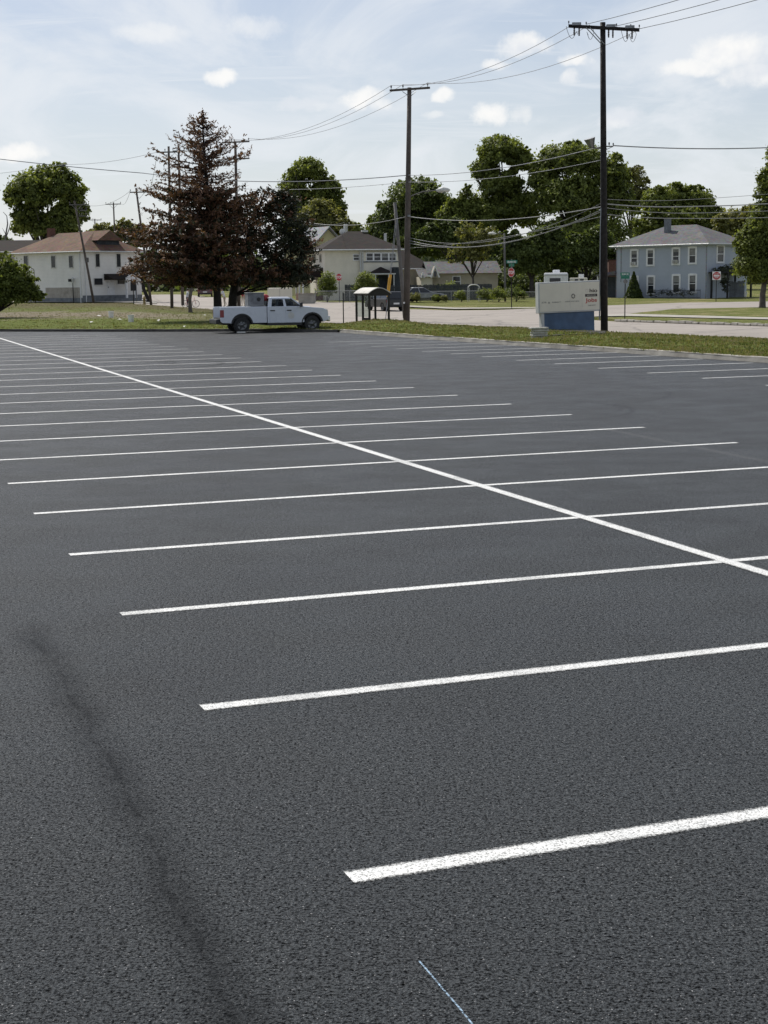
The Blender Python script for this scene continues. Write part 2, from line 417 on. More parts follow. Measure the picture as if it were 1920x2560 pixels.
lotp = [ground(x, y) + Vector((0, .25, 0)) for x, y in KERB]
lot_vs = [Vector((-160, -30, 0))] + [Vector((-160, lotp[0].y, 0))] + lotp + [Vector((90, 25, 0)), Vector((90, -30, 0))]
lot = pyd('parking_lot', lot_vs, [tuple(range(len(lot_vs)))][:1], M['asphalt']); tag(lot, kind='structure')
if lot.data.polygons[0].normal.z < 0: lot.data.flip_normals()
def stripe(A, B, w, name='painted_line', z=.004, mat='line_paint'):
    d = (B-A).normalized(); n_ = Vector((-d.y, d.x, 0))*w/2
    o = pyd(name, [v+Vector((0, 0, z)) for v in (A-n_, B-n_, B+n_, A+n_)], [(0, 1, 2, 3)], M[mat], lot)
    ul = o.data.uv_layers.new(name='UVMap'); 
    for i, c in enumerate([(0, 0), (0, 1), (1, 1), (1, 0)]): ul.data[i].uv = c
    return o
for i in range(-2, 27):
    stripe(gp(i, 0 if i >= 0 else -.05), gp(i, 10.5+.02*(i % 3)), .155)
stripe(gp(-1.5, 5.22)+Vector((0, 0, .003)), gp(27.0, 5.22)+Vector((0, 0, .003)), .17)
RS = [((1915, 964), None), ((1756, 946), None), ((1618, 933), None), ((1495, 921), (1900, 910)), ((1387, 910), (1770, 902)), ((1291, 901), (1660, 893)), ((1205, 892), (1559, 886)), ((1128, 885), (1463, 879)), ((1055, 879), (1380, 873))]
# right-hand row: recover its line in the grid from the ends seen
w_l = [(ground(*a)-GO).dot(Vector((math.cos(AZ), math.sin(AZ), 0))) for a, b in RS]
k_l = [(ground(*a)-GO).dot(GA)/PITCHM for a, b in RS]
wl = sum(w_l)/len(w_l); koff = sum(kk - (k_l[0]+i) for i, kk in enumerate(k_l))/len(k_l)
print('right row w', [round(x, 2) for x in w_l], 'k', [round(x, 2) for x in k_l])
k0 = sum(kk-i for i, kk in enumerate(k_l))/len(k_l)
for i in range(-6, 13):
    kk = k_l[i] if 0 <= i < len(k_l) else (k_l[0]+(k_l[-1]-k_l[0])/8*i)
    ww = w_l[i] if 0 <= i < len(w_l) else (w_l[0] if i < 0 else w_l[-1]+(w_l[-1]-w_l[0])/8*(i-8))
    A = GO+GA*(PITCHM*kk)+Vector((math.cos(AZ), math.sin(AZ), 0))*ww
    if A.y > 74: break
    d = Vector((math.cos(AZ+SK), math.sin(AZ+SK), 0))
    stripe(A, A+d*5.0, .15)
ch = [ground(x, y) for x, y in ((1048, 2405), (1075, 2436), (1110, 2478), (1145, 2518), (1185, 2568), (1260, 2660))]
mc, k, bs = newmat('chalk_blue'); P = pos(k)
bs.inputs['Base Color'].default_value = (.34, .48, .62, 1); bs.inputs['Roughness'].default_value = .9
tr = k.new('ShaderNodeBsdfTransparent'); mx = k.new('ShaderNodeMixShader'); k.put(mx.inputs[0], k.maprange(k.noise(P, 90, 3), .35, .62, 0.05, .9))
k.l.new(tr.outputs[0], mx.inputs[1]); k.l.new(bs.outputs[0], mx.inputs[2]); k.l.new(mx.outputs[0], k.n['Material Output'].inputs[0]); M['chalk'] = mc
mb = MB(); n_ = len(ch)
vs, fs = [], []
for i, p in enumerate(ch):
    d = (ch[min(i+1, n_-1)]-ch[max(i-1, 0)]).normalized(); q = Vector((-d.y, d.x, 0))*.0034
    vs += [p-q+Vector((0, 0, .004)), p+q+Vector((0, 0, .004))]
for i in range(n_-1): fs.append((2*i, 2*i+2, 2*i+3, 2*i+1))
pyd('chalk_line', vs, fs, M['chalk'], lot)

# ------------------------------------------------------------------ ground, street, verge
def grassmat(name, g1, g2, dry, dryamt, scale=.35):
    m, k, bs = newmat(name); P = pos(k)
    n1 = k.noise(P, 1.4, 6, .7); n2 = k.noise(P, scale, 5, .65); n3 = k.noise(P, 14, 3, .7)
    c = k.ramp(n1, [(.3, g1), (.7, g2)])
    c = k.mix(k.maprange(n2, .62-dryamt*.35, .80-dryamt*.3), c, dry)
    c = k.mix(1.0, c, k.ramp(n3, [(.3, .45), (.7, 1.45)]), 'MULTIPLY')
    k.put(bs.inputs['Base Color'], c); bs.inputs['Roughness'].default_value = .95; bs.inputs['Specular IOR Level'].default_value = .1
    bump(k, bs, k.math('ADD', k.noise(P, 6, 5, .8), n3), 1.0, .12); return m
M['grass'] = grassmat('grass', (.10, .125, .03), (.20, .215, .06), (.32, .27, .14), .45)
M['grass_far'] = grassmat('grass_far', (.10, .12, .03), (.20, .205, .065), (.32, .27, .14), .35, .15)

mR, k, bs = newmat('street_asphalt'); P = pos(k)
c = k.ramp(k.noise(P, .22, 6, .65), [(.3, (.22, .195, .17)), (.7, (.30, .266, .235))])
cr = k.new('ShaderNodeTexVoronoi', feature='DISTANCE_TO_EDGE'); k.put(cr.inputs['Vector'], k.vmath('ADD', P, k.vmath('MULTIPLY', k.noise(P, .6, 3, col=True), (2, 2, 0)))); cr.inputs['Scale'].default_value = .12
c = k.mix(k.maprange(cr.outputs['Distance'], .02, .0, 0, .55), c, (.07, .065, .06))
c = k.mix(k.maprange(k.noise(k.vmath('MULTIPLY', P, (.15, 1, 1)), .5, 4), .55, .7, 0, .3), c, (.15, .14, .13))
c = k.mix(1.0, c, k.ramp(k.noise(P, 20, 3), [(.3, .85), (.7, 1.12)]), 'MULTIPLY')
k.put(bs.inputs['Base Color'], c); bs.inputs['Roughness'].default_value = .85; bump(k, bs, k.noise(P, 25, 4), .3, .02)
M['street'] = mR

YS = [-40, 0, 30, 60, 90, 110, 125, 145, 165, 180, 200, 240, 320, 600, 1500, 4000]
vs, fs = [], []
XS = [-3000, -600, -200, -80, 0, 80, 200, 600, 3000]
for y in YS:
    for x in XS: vs.append((x, y, tz(y)-.06))
nx = len(XS)
for j in range(len(YS)-1):
    for i in range(nx-1): fs.append((j*nx+i, j*nx+i+1, (j+1)*nx+i+1, (j+1)*nx+i))
tag(pyd('ground', vs, fs, M['grass_far']), kind='structure')

RUP = [(-300, 744), (333, 739), (385, 736.5), (450, 736), (535, 743), (669, 748), (748, 751.5), (785, 754), (850, 755.5), (900, 756), (1022, 773), (1139, 776), (1239, 775), (1332, 771), (1420, 768), (1520, 763.5), (1705, 756.5), (1920, 753.5), (2400, 748), (3000, 742)]
vs, fs = [], []
xs_ = list(range(-300, 3001, 20))
NR = 14
for x in xs_:
    a = ground(x, interp(RUP, x), -.02); b = ground(x, interp(ROADE, x)+1.5, -.02)
    if x < 333: b = ground(x, interp(RUP, x)+9, -.02)
    for j in range(NR+1):
        p = a.lerp(b, j/NR); p.z = tz(p.y)-.02; vs.append(p)
for i in range(len(xs_)-1):
    for j in range(NR): fs.append((i*(NR+1)+j, i*(NR+1)+j+1, (i+1)*(NR+1)+j+1, (i+1)*(NR+1)+j))
st_ = pyd('street', vs, fs, M['street']); tag(st_, kind='structure')
if st_.data.polygons[0].normal.z < 0: st_.data.flip_normals()

# verge: between lot kerb and street
mG, k, bs = newmat('verge_grass'); P = pos(k)
n1 = k.noise(P, 2.0, 6, .7); n2 = k.noise(P, .5, 5, .65); n3 = k.noise(P, 14, 3, .7)
c = k.ramp(n1, [(.3, (.075, .105, .02)), (.7, (.18, .205, .05))])
bro = k.ramp(n1, [(.3, (.07, .055, .03)), (.7, (.16, .13, .075))])
uvn = k.new('ShaderNodeUVMap').outputs[0]; su = k.new('ShaderNodeSeparateXYZ'); k.put(su.inputs[0], uvn)
fb = k.math('ADD', su.outputs[1], k.math('MULTIPLY', k.math('SUBTRACT', n2, .5), 1.1))
c = k.mix(k.maprange(fb, .50, .85, 0, .85), c, bro)
c = k.mix(k.maprange(n2, .55, .7, 0, .6), c, (.15, .14, .06))
# bare worn track on the left part
cxm = k.math('ADD', su.outputs[1], k.math('MULTIPLY', k.math('SUBTRACT', k.noise(P, .25, 3), .5), .5))
tk = k.math('MULTIPLY', k.maprange(k.math('ABSOLUTE', k.math('SUBTRACT', cxm, .42)), .2, .07), k.maprange(su.outputs[0], .42, .32, 0, .9))
c = k.mix(tk, c, (.24, .2, .15))
c = k.mix(1.0, c, k.ramp(n3, [(.3, .5), (.7, 1.5)]), 'MULTIPLY')
k.put(bs.inputs['Base Color'], c); bs.inputs['Roughness'].default_value = .95; bs.inputs['Specular IOR Level'].default_value = .1
bump(k, bs, k.math('ADD', k.noise(P, 6, 5, .8), n3), 1.0, .12)
M['verge'] = mG
xs_ = list(range(-880, 3000, 12)); NT = 12
vs, fs, uvs = [], [], []
def vz(p, t):
    h = .13 + .10*math.sin(math.pi*min(1, t*1.1)) + .05*(noise.noise(Vector((p.x*.5, p.y*.3, 0)))) + .02*noise.noise(Vector((p.x*3, p.y*2, 3)))
    return h*(1 if t < .93 else (1-t)/.07*.8+.2)
def vpoint(x, t):
    a = ground(x, interp(KERB, x)); b = ground(x, interp(ROADE, x))
    if b.y-a.y < 1.2: b = b + (b-a).normalized()*0 + Vector((0, 1.2, 0))
    p = a.lerp(b, t); p.z = 0; p.z = tz(p.y) + vz(p, t); return p
for x in xs_:
    for j in range(NT+1):
        vs.append(vpoint(x, j/NT)); uvs.append(((x+900)/3900, j/NT))
for i in range(len(xs_)-1):
    for j in range(NT): fs.append((i*(NT+1)+j, (i+1)*(NT+1)+j, (i+1)*(NT+1)+j+1, i*(NT+1)+j+1))
vg = pyd('grass_verge', vs, fs, M['verge'], smooth=True); tag(vg, kind='structure')
ul = vg.data.uv_layers.new(name='UVMap')
for lp in vg.data.loops: ul.data[lp.index].uv = uvs[lp.vertex_index]
if vg.data.polygons[0].normal.z < 0: vg.data.flip_normals()
def kerb(name, x0, x1, mat, h, w):
    mb = MB(); pts = [ground(x, interp(KERB, x)) for x in np.arange(x0, x1, 6)]
    prev = None
    for i, p in enumerate(pts):
        d = (pts[min(i+1, len(pts)-1)]-pts[max(i-1, 0)]).normalized(); n_ = Vector((-d.y, d.x, 0))
        jt = .012*noise.noise(Vector((p.x*1.3, p.y*1.3, 5)))
        hh = h+jt+.01*noise.noise(Vector((p.x*4, p.y*4, 1)))
        q = [p-n_*(.02+jt), p-n_*(-.01+jt)+Vector((0, 0, hh)), p+n_*w+Vector((0, 0, hh+.01)), p+n_*w]
        b = len(mb.v); mb.v += [tuple(a) for a in q]
        if i: 
            for s_ in range(3): mb.f.append((b-4+s_, b+s_, b+s_+1, b-4+s_+1))
    o = mb.build(name, mat); tag(o, kind='structure'); return o
kerb('kerb', 850, 2700, M['concrete'], .15, .16)
kerb('asphalt_kerb', -860, 850, M['dark_kerb'], .13, .15)

def patch(name, top, bot, x0, x1, off, mat, step=16, nt=6, kind='structure', kerbh=0):
    vs, fs = [], []; xs = list(np.arange(x0, x1+1, step)); nt_ = nt
    for x in xs:
        a = ground(x, interp(top, x), 0); b = ground(x, interp(bot, x), 0)
        for j in range(nt_+1):
            p = a.lerp(b, j/nt_); p.z = tz(p.y)+off+(.02*noise.noise(p*.8) if off > .05 and nt > 2 else 0); vs.append(p)
        if kerbh: p = b.copy(); p.y -= .05; p.z = tz(p.y)-.04; vs.append(p)
    n1_ = nt_+1+(1 if kerbh else 0)
    for i in range(len(xs)-1):
        for j in range(n1_-1): fs.append((i*n1_+j, i*n1_+j+1, (i+1)*n1_+j+1, (i+1)*n1_+j))
    o = pyd(name, vs, fs, mat); tag(o, kind=kind)
    if o.data.polygons[0].normal.z < 0: o.data.flip_normals()
    return o
MT = [(1478, 796.5), (1567, 789), (1692, 775.5), (1920, 772), (2300, 767), (2700, 762)]
MBt = [(1478, 799), (1541, 803), (1920, 815), (2300, 829), (2700, 843)]
patch('median_grass', MT, MBt, 1478, 2700, .12, M['grass'], kerbh=1)
patch('sidewalk', [(1478, 796.6), (1567, 790.5), (1756, 796), (1920, 801), (2700, 826)], [(1478, 797.8), (1567, 796.5), (1920, 806), (2700, 832)], 1478, 2700, .17, M['concrete'], nt=2)
mb = MB()
for i in range(64):   # weathered kerb stones round the median
    x = 1541+i*16.2; p = ground(x, interp(MBt, x), 0); q = ground(x+14.5, interp(MBt, x+14.5), 0)
    d = (q-p).normalized(); n_ = Vector((-d.y, d.x, 0)); h = .12+rnd.uniform(-.03, .03); o_ = n_*rnd.uniform(-.05, .05)
    w_ = n_*.2
    mb.hexa([p+o_-w_*.6, q+o_-w_*.6, q+o_+w_, p+o_+w_]+[v+Vector((0, 0, h)) for v in (p+o_-w_*.5, q+o_-w_*.5, q+o_+w_, p+o_+w_)])
tag(mb.build('kerb_stones', M['concrete'], bevel=.02), kind='structure')
patch('footpath', [(1024, 764.5), (1139, 770), (1332, 769), (1480, 763)], [(1024, 768), (1139, 773.5), (1332, 770.6), (1480, 764.2)], 1024, 1480, .04, M['concrete'], nt=2)
patch('footpath', [(-200, 755), (230, 753.5), (333, 753), (400, 754.5)], [(-200, 757), (230, 756), (333, 757), (400, 760)], -200, 395, .05, M['concrete'], nt=2)

# grass tufts (stuff)
def tufts(name, pts, mat, h=(.05, .13)):
    V, Fc, T = [], [], []
    for p in pts:
        hh = rnd.uniform(*h); tone = rnd.random()
        for b in range(3):
            a = rnd.uniform(0, 6.28); w = rnd.uniform(.012, .03); d = Vector((math.cos(a), math.sin(a), 0)); ln = Vector((rnd.gauss(0, .3), rnd.gauss(0, .3), 1))*hh
            q = p+Vector((rnd.gauss(0, .04), rnd.gauss(0, .04), -.01)); i = len(V)
            V += [q-d*w, q+d*w, q+ln]; Fc.append((i, i+1, i+2)); T += [tone]*3
    o = pyd(name, V, Fc, mat); at_ = o.data.attributes.new('tone', 'FLOAT', 'POINT'); at_.data.foreach_set('value', T)
    tag(o, kind='stuff'); return o
M['blade'] = leafmat('blade', (.04, .06, .015), (.17, .19, .055), .3, .45)
_r = [n for n in M['blade'].node_tree.nodes if n.type == 'VALTORGB'][0].color_ramp
_e = _r.elements; _e[0].position = .3; _e[1].position = .9; _e[0].color = (.035, .05, .014, 1); _e[1].color = (.27, .22, .13, 1)
for p_, c_ in ((.45, (.10, .13, .028, 1)), (.60, (.18, .205, .055, 1)), (.72, (.22, .21, .08, 1))): _e.new(p_).color = c_
pts = []
for _ in range(26000):
    x = rnd.uniform(-150, 2050); t = rnd.random()**1.5
    if x < 900 and rnd.random() < .35: continue
    pts.append(vpoint(x, .01+.97*t))
tufts('grass_tufts', pts, M['blade'], (.03, .09))

# ------------------------------------------------------------------ foliage
def leaves(name, P, Nrm, size, tone, mat, parent, asp=1.0, jit=.7, seed=1):
    """P (n,3) leaf centres, quads with random orientation biased to Nrm"""
    rg = np.random.default_rng(seed); n = len(P)
    nr = Nrm + rg.normal(0, jit, (n, 3)); nr /= np.linalg.norm(nr, axis=1)[:, None]+1e-9
    a = np.cross(nr, rg.normal(0, 1, (n, 3))); a /= np.linalg.norm(a, axis=1)[:, None]+1e-9
    b = np.cross(nr, a); s = (size*rg.uniform(.55, 1.35, n))[:, None]
    a *= s; b *= s*asp
    # six-sided ragged leaf clump
    V = np.empty((n, 5, 3)); ang = [0, 1.15, 2.6, 3.7, 5.2]
    for i, t in enumerate(ang):
        rr = rg.uniform(.55, 1.1, n)[:, None]
        V[:, i] = P + a*math.cos(t)*rr + b*math.sin(t)*rr
    me = bpy.data.meshes.new(name)
    me.vertices.add(n*5); me.vertices.foreach_set('co', V.reshape(-1))
    me.loops.add(n*5); me.loops.foreach_set('vertex_index', np.arange(n*5, dtype=np.int32))
    me.polygons.add(n); me.polygons.foreach_set('loop_start', np.arange(0, n*5, 5, dtype=np.int32))
    me.update(calc_edges=True)
    at_ = me.attributes.new('tone', 'FLOAT', 'POINT'); at_.data.foreach_set('value', np.repeat(tone, 5).astype(np.float32))
    return link(name, me, mat, parent)
def crown(parent, lobes, ncl, per, size, mat, seed, name='crown', spread=.17, bare=0.0):
    """lobes: (centre, (rx,ry,rz)) in parent space; clumps of leaves in shells of the lobes"""
    size = size*.47; per = int(per*1.8)
    if lobes[0][1][0] > 1.1:           # break big lobes into uneven bunches of foliage with gaps between
        r0_ = random.Random(seed*7+1); sub = []
        for c, r in lobes:
            sub.append((c, tuple(v*.86 for v in r))); sub.append((c, tuple(v*.6 for v in r)))
            for _ in range(6):
                a_ = r0_.uniform(0, 6.283); e_ = r0_.uniform(-.7, 1.4); f_ = r0_.uniform(.72, .98)
                cc = (c[0]+r[0]*f_*math.cos(a_)*math.cos(e_), c[1]+r[1]*f_*math.sin(a_)*math.cos(e_), c[2]+r[2]*f_*math.sin(e_))
                q = r0_.uniform(.18, .36); sub.append((cc, (r[0]*q, r[1]*q, r[2]*q*r0_.uniform(.6, .95))))
        lobes = sub; ncl = int(ncl*2.1)
    rg = np.random.default_rng(seed); vol = np.array([l[1][0]*l[1][2] for l in lobes]); vol = vol/vol.sum()
    Ps, Ns, Ts = [], [], []
    for _ in range(ncl):
        c, r = lobes[rg.choice(len(lobes), p=vol)]
        d = rg.normal(0, 1, 3); d /= np.linalg.norm(d); d[2] = d[2] if d[2] > -.55 else -d[2]*.4
        f = rg.uniform(.4, 1.0)**.6*rg.uniform(.85, 1.18); r = np.array(r); cc = np.array(c)+d*r*f
        m = max(3, int(per*rg.uniform(.5, 1.5))); rad = spread*r.mean()*rg.uniform(.45, 1.2)
        q = cc+rg.normal(0, 1, (m, 3))*np.array([rad, rad, rad*.6])
        Ps.append(q); Ns.append(np.tile(d+np.array([0, 0, .6]), (m, 1)))
        Ts.append(np.full(m, rg.random())*.6+rg.random(m)*.4)
    for _ in range(int(ncl*.25)):      # shoots that break the outline
        c, r = lobes[rg.choice(len(lobes), p=vol)]; r = np.array(r)
        d = rg.normal(0, 1, 3); d[2] = abs(d[2])*.9+.1; d /= np.linalg.norm(d)
        L_ = r.mean()*rg.uniform(.12, .42); m = max(4, int(per*.45)); u = rg.random(m)**1.3
        dd = d*.6+np.array([0, 0, .8])+rg.normal(0, .3, 3); dd /= np.linalg.norm(dd)
        q = np.array(c)+d*r*.9+dd*L_*u[:, None]+rg.normal(0, 1, (m, 3))*(.10*r.mean()*(1-u)[:, None]+.03*r.mean())
        Ps.append(q); Ns.append(np.tile(d, (m, 1))); Ts.append(np.full(m, .5)+rg.random(m)*.5)
    return leaves(name, np.vstack(Ps), np.vstack(Ns), size, np.hstack(Ts), mat, parent, seed=seed)
def limbs(parent, base, lobes, r0, mat, seed, name='trunk', nb=3, fork=.45):
    rg = random.Random(seed); mb = MB()
    top = sum((Vector(l[0]) for l in lobes), Vector())/len(lobes); b = Vector(base)
    fk = b.lerp(top, fork); fk.z = b.z+(top.z-b.z)*fork
    mid = b.lerp(fk, .5)+Vector((rg.gauss(0, .1), rg.gauss(0, .1), 0))
    mb.tube([b-Vector((0, 0, .3)), b+Vector((0, 0, .25)), mid, fk], [r0*1.35, r0, r0*.85, r0*.7], 9)
    for (c, r) in lobes:
        c = Vector(c)
        for _ in range(nb):
            e = c+Vector((rg.gauss(0, .45)*r[0], rg.gauss(0, .45)*r[1], rg.uniform(-.1, .75)*r[2]))
            m1 = fk.lerp(e, .45)+Vector((rg.gauss(0, .06)*r[0], 0, .1*r[2]))
            mb.tube([fk-Vector((0, 0, .3)), m1, e], [r0*.5, r0*.3, r0*.06], 6)
    return mb.build(name, mat, parent, smooth=True)
M['leaf_mid'] = leafmat('leaf_mid', (.03, .046, .013), (.24, .28, .075), .5)
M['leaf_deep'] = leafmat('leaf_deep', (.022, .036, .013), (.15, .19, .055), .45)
M['leaf_bright'] = leafmat('leaf_bright', (.04, .06, .015), (.20, .24, .06), .5)
M['leaf_olive'] = leafmat('leaf_olive', (.055, .062, .02), (.26, .26, .09), .48)
M['needle_dead'] = leafmat('needle_dead', (.024, .015, .011), (.21, .115, .075), .25)
M['needle_dark'] = leafmat('needle_dark', (.010, .014, .009), (.05, .058, .034), .12)
def tree(name, label, base_px, Z, lob, size=.34, ncl=520, per=24, mat='leaf_mid', seed=1, r0=.35, group=None, fork=.45, bark='bark', bz=None, depth=.9):
    """lob: (px, py, rx, ry) outline lobes in photo pixels at distance Z"""
    bx = at(base_px, 720, Z).x; b0 = Vector((bx, Z, tz(Z)-.05)); t = thing(name, label, 'tree', b0, 0, group)
    L = []
    rg = random.Random(seed)
    for i, (x, y, rx, ry) in enumerate(lob):
        c = at(x, y, Z)-b0; s = Z/F
        c.y += rg.uniform(-.3, .3)*rx*s
        L.append((tuple(c), (rx*s, rx*s*depth, ry*s)))
    crown(t, L, ncl, per, size, M[mat], seed); limbs(t, (0, 0, 0), L, r0, M[bark], seed, fork=fork)
    return t

tree('tree', 'broad green tree rising behind the white house with the brown roof', 105, 215, [(70, 485, 55, 55), (150, 480, 62, 62), (110, 450, 50, 38), (75, 560, 45, 60), (160, 565, 50, 60), (195, 530, 28, 50), (30, 500, 22, 28)], .42, 620, 24, 'leaf_mid', 11, .4)
tree('tree', 'dark low tree at the left edge beyond the far brown roof', 8, 240, [(8, 612, 26, 24), (-40, 600, 40, 40)], .4, 160, 20, 'leaf_deep', 12, .3)
tree('tree', 'low yellowish tree between the far utility poles and the brown conifer', 275, 250, [(262, 592, 40, 34), (310, 585, 35, 36), (228, 600, 25, 25), (345, 600, 30, 40)], .42, 300, 22, 'leaf_olive', 13, .3)
tree('tree', 'tall airy green tree behind the grey roof with the yellow gable', 775, 235, [(770, 435, 48, 42), (730, 475, 36, 45), (815, 480, 42, 42), (780, 520, 60, 55), (745, 560, 45, 50), (840, 520, 26, 35)], .40, 560, 22, 'leaf_mid', 14, .4)
tree('tree', 'lighter olive tree in front of the tall airy one', 815, 222, [(800, 545, 52, 45), (845, 575, 42, 40), (770, 560, 30, 40)], .38, 300, 24, 'leaf_olive', 15, .3)
tree('tree', 'small distant tree in the gap right of the brown roof', 905, 260, [(885, 580, 30, 24), (925, 590, 26, 30), (900, 610, 40, 30)], .42, 190, 22, 'leaf_mid', 16, .25)
tree('tree', 'dark dome-shaped tree behind the bare street pole', 1050, 205, [(1040, 500, 78, 52), (1000, 560, 72, 62), (1085, 540, 62, 62), (1035, 620, 95, 55), (1050, 475, 45, 32), (960, 610, 34, 40)], .36, 900, 26, 'leaf_deep', 17, .45)
tree('tree', 'tall dark tree with an open top left of the black pole', 1265, 200, [(1250, 385, 62, 42), (1215, 430, 38, 40), (1305, 410, 42, 36), (1255, 470, 58, 40), (1215, 545, 78, 55), (1290, 540, 60, 60)], .34, 900, 24, 'leaf_mid', 18, .5, fork=.6)
tree('tree', 'large spreading tree whose crown fills behind the black pole', 1430, 195, [(1400, 400, 62, 42), (1460, 410, 62, 50), (1520, 440, 55, 52), (1420, 500, 95, 62), (1540, 510, 50, 60), (1365, 450, 45, 50), (1480, 590, 95, 60), (1390, 600, 70, 50)], .34, 1300, 26, 'leaf_mid', 19, .55, fork=.5)
tree('tree', 'pale thin-leaved tree top between the large crown and the blue house tree', 1580, 225, [(1585, 450, 36, 36), (1600, 500, 32, 45), (1560, 440, 22, 28)], .34, 150, 16, 'leaf_olive', 20, .3)
tree('tree', 'rounded green tree directly behind the blue house roof', 1700, 215, [(1640, 510, 40, 42), (1690, 500, 45, 42), (1745, 510, 45, 42), (1700, 560, 90, 50), (1780, 560, 36, 50), (1640, 590, 60, 60)], .38, 620, 26, 'leaf_mid', 21, .4)
tree('tree', 'yellow green tree between the blue house and the right-hand tree', 1840, 205, [(1840, 570, 55, 48), (1890, 555, 50, 45), (1810, 620, 40, 50), (1870, 640, 60, 60)], .38, 420, 24, 'leaf_olive', 22, .35)
tree('tree', 'dark tree behind the low tan house and the wooden fence', 1150, 190, [(1120, 600, 60, 50), (1180, 620, 55, 50), (1235, 640, 45, 60), (1075, 600, 40, 40)], .33, 460, 24, 'leaf_deep', 23, .3, depth=.45)
tree('tree', 'dark bushy tree beside the white motorhome', 1330, 178, [(1325, 650, 58, 66), (1375, 620, 50, 60), (1285, 640, 36, 60)], .32, 480, 24, 'leaf_deep', 24, .3, depth=.5)
tree('tree', 'dark undergrowth tree left of the blue house', 1470, 182, [(1440, 640, 55, 60), (1500, 630, 45, 70), (1520, 690, 24, 40), (1400, 680, 40, 35)], .32, 480, 24, 'leaf_deep', 25, .3, depth=.5)

tree('tree', 'leafy green tree filling the gap between the dome-shaped and the open-topped tree', 1150, 198, [(1135, 560, 45, 62), (1170, 520, 36, 50), (1160, 610, 60, 60), (1110, 600, 40, 50)], .34, 420, 24, 'leaf_mid', 27, .35, depth=.6)
# hanging vine-clad tree in front of the tan house
tree('tree', 'slim tree with hanging foliage in front of the low tan house', 1185, 172, [(1140, 640, 18, 36), (1190, 630, 32, 50), (1215, 600, 30, 40), (1165, 590, 26, 35)], .26, 170, 16, 'leaf_olive', 26, .16)

# right edge tree
tr_ = ground(1906, 772); Zr = tr_.y
t = thing('tree', 'green tree with a slim grey trunk at the right edge by the far street', 'tree', tr_, 0)
s = Zr/F; L = []
for (x, y, rx, ry) in [(1905, 610, 62, 62), (1890, 665, 60, 42), (1950, 560, 70, 75), (1935, 470, 45, 70), (1950, 400, 42, 55), (1975, 650, 85, 70), (1915, 545, 40, 50), (1868, 620, 32, 50), (1920, 690, 60, 28)]:
    L.append((tuple(at(x, y, Zr)-tr_), (rx*s, rx*s*.85, ry*s)))
crown(t, L, 900, 26, .2, M['leaf_mid'], 30, spread=.2); limbs(t, (0, 0, 0), L, .27, M['bark_pale'], 30, fork=.38)

# left edge bush-tree
lb = ground(-25, 799, .1); s = lb.y/F
t = thing('tree', 'low rounded green tree at the left edge shading the grass', 'tree', lb, 0); L = []
for (x, y, rx, ry) in [(-20, 690, 75, 62), (25, 705, 58, 50), (-90, 710, 80, 65), (62, 728, 38, 34), (20, 742, 60, 32), (95, 745, 24, 18), (-40, 745, 90, 36), (10, 665, 35, 32)]:
    L.append((tuple(at(x, y, lb.y)-lb), (rx*s, rx*s*.9, ry*s)))
crown(t, L, 700, 26, .17, M['leaf_bright'], 31, spread=.2); limbs(t, (0, 0, 0), L, .18, M['bark'], 31, fork=.3)

# bare snag by the far left
Z = 230; b = at(12, 716, Z); b.z = tz(Z)-.1
t = thing('bare_tree', 'leafless grey snag at the far left above the roofs', 'tree', b, 0); mb = MB()
def rp(x, y): return at(x, y, Z)-b
mb.tube([Vector((0, 0, 0)), rp(12, 640), rp(14, 590), rp(19, 560), rp(17, 540), rp(8, 530)], [.22, .18, .14, .1, .06, .03], 6)
mb.tube([rp(13, 600), rp(22, 575), rp(27, 553)], [.1, .07, .03], 5); mb.tube([rp(14, 585), rp(6, 570)], [.06, .02], 5)
mb.build('trunk', M['pole_grey'], t)

# ---- conifers
def needles(parent, segs, mat, seed, dens, size, name='foliage'):
    rg = np.random.default_rng(seed); Ps, Ns, Ts = [], [], []
    for (a, b, w) in segs:
        a = np.array(a); b = np.array(b); L = np.linalg.norm(b-a); n = max(2, int(L*dens)); t_ = rg.random(n)
        q = a+(b-a)*t_[:, None]+rg.normal(0, 1, (n, 3))*w*np.array([1, 1, .55])
        Ps.append(q); Ns.append(np.tile([0, 0, 1.0], (n, 1))); Ts.append(np.full(n, rg.random())*.7+.3*rg.random(n))
    return leaves(name, np.vstack(Ps), np.vstack(Ns), size, np.hstack(Ts), mat, parent, asp=.38, jit=1.0, seed=seed)
ZC = 95
b0 = at(546, 809, ZC); b0.z = 0.12
T1 = thing('conifer', 'tall dying spruce with rusty brown needles behind the white pickup', 'tree', b0)
def cl(x, y, dy=0): p = at(x, y, ZC)-b0; p.y += dy; return p
spine = [(546, 809), (543, 740), (537, 680), (530, 610), (523, 540), (517, 470), (512, 400), (508, 340), (505.5, 288)]
mb = MB(); mb.tube([cl(*p) for p in spine], [.30, .24, .21, .18, .16, .13, .09, .055, .015], 9); mb.build('trunk', M['creosote'], T1, smooth=True)
lx = [(290, 503), (302, 480), (323, 453), (344, 429), (365, 417), (393, 385), (424, 362), (455, 372), (487, 355), (547, 315), (589, 285), (641, 306), (680, 304), (722, 345)]
rx_ = [(290, 508), (305, 520), (330, 548), (345, 566), (372, 612), (403, 634), (428, 612), (466, 628), (500, 645), (560, 655), (620, 660), (690, 650), (722, 640)]
rg = random.Random(41); segs = []; bmb = MB()
def spine_x(y):
    return interp([(p[1], p[0]) for p in spine[::-1]], y)
y = 292.0
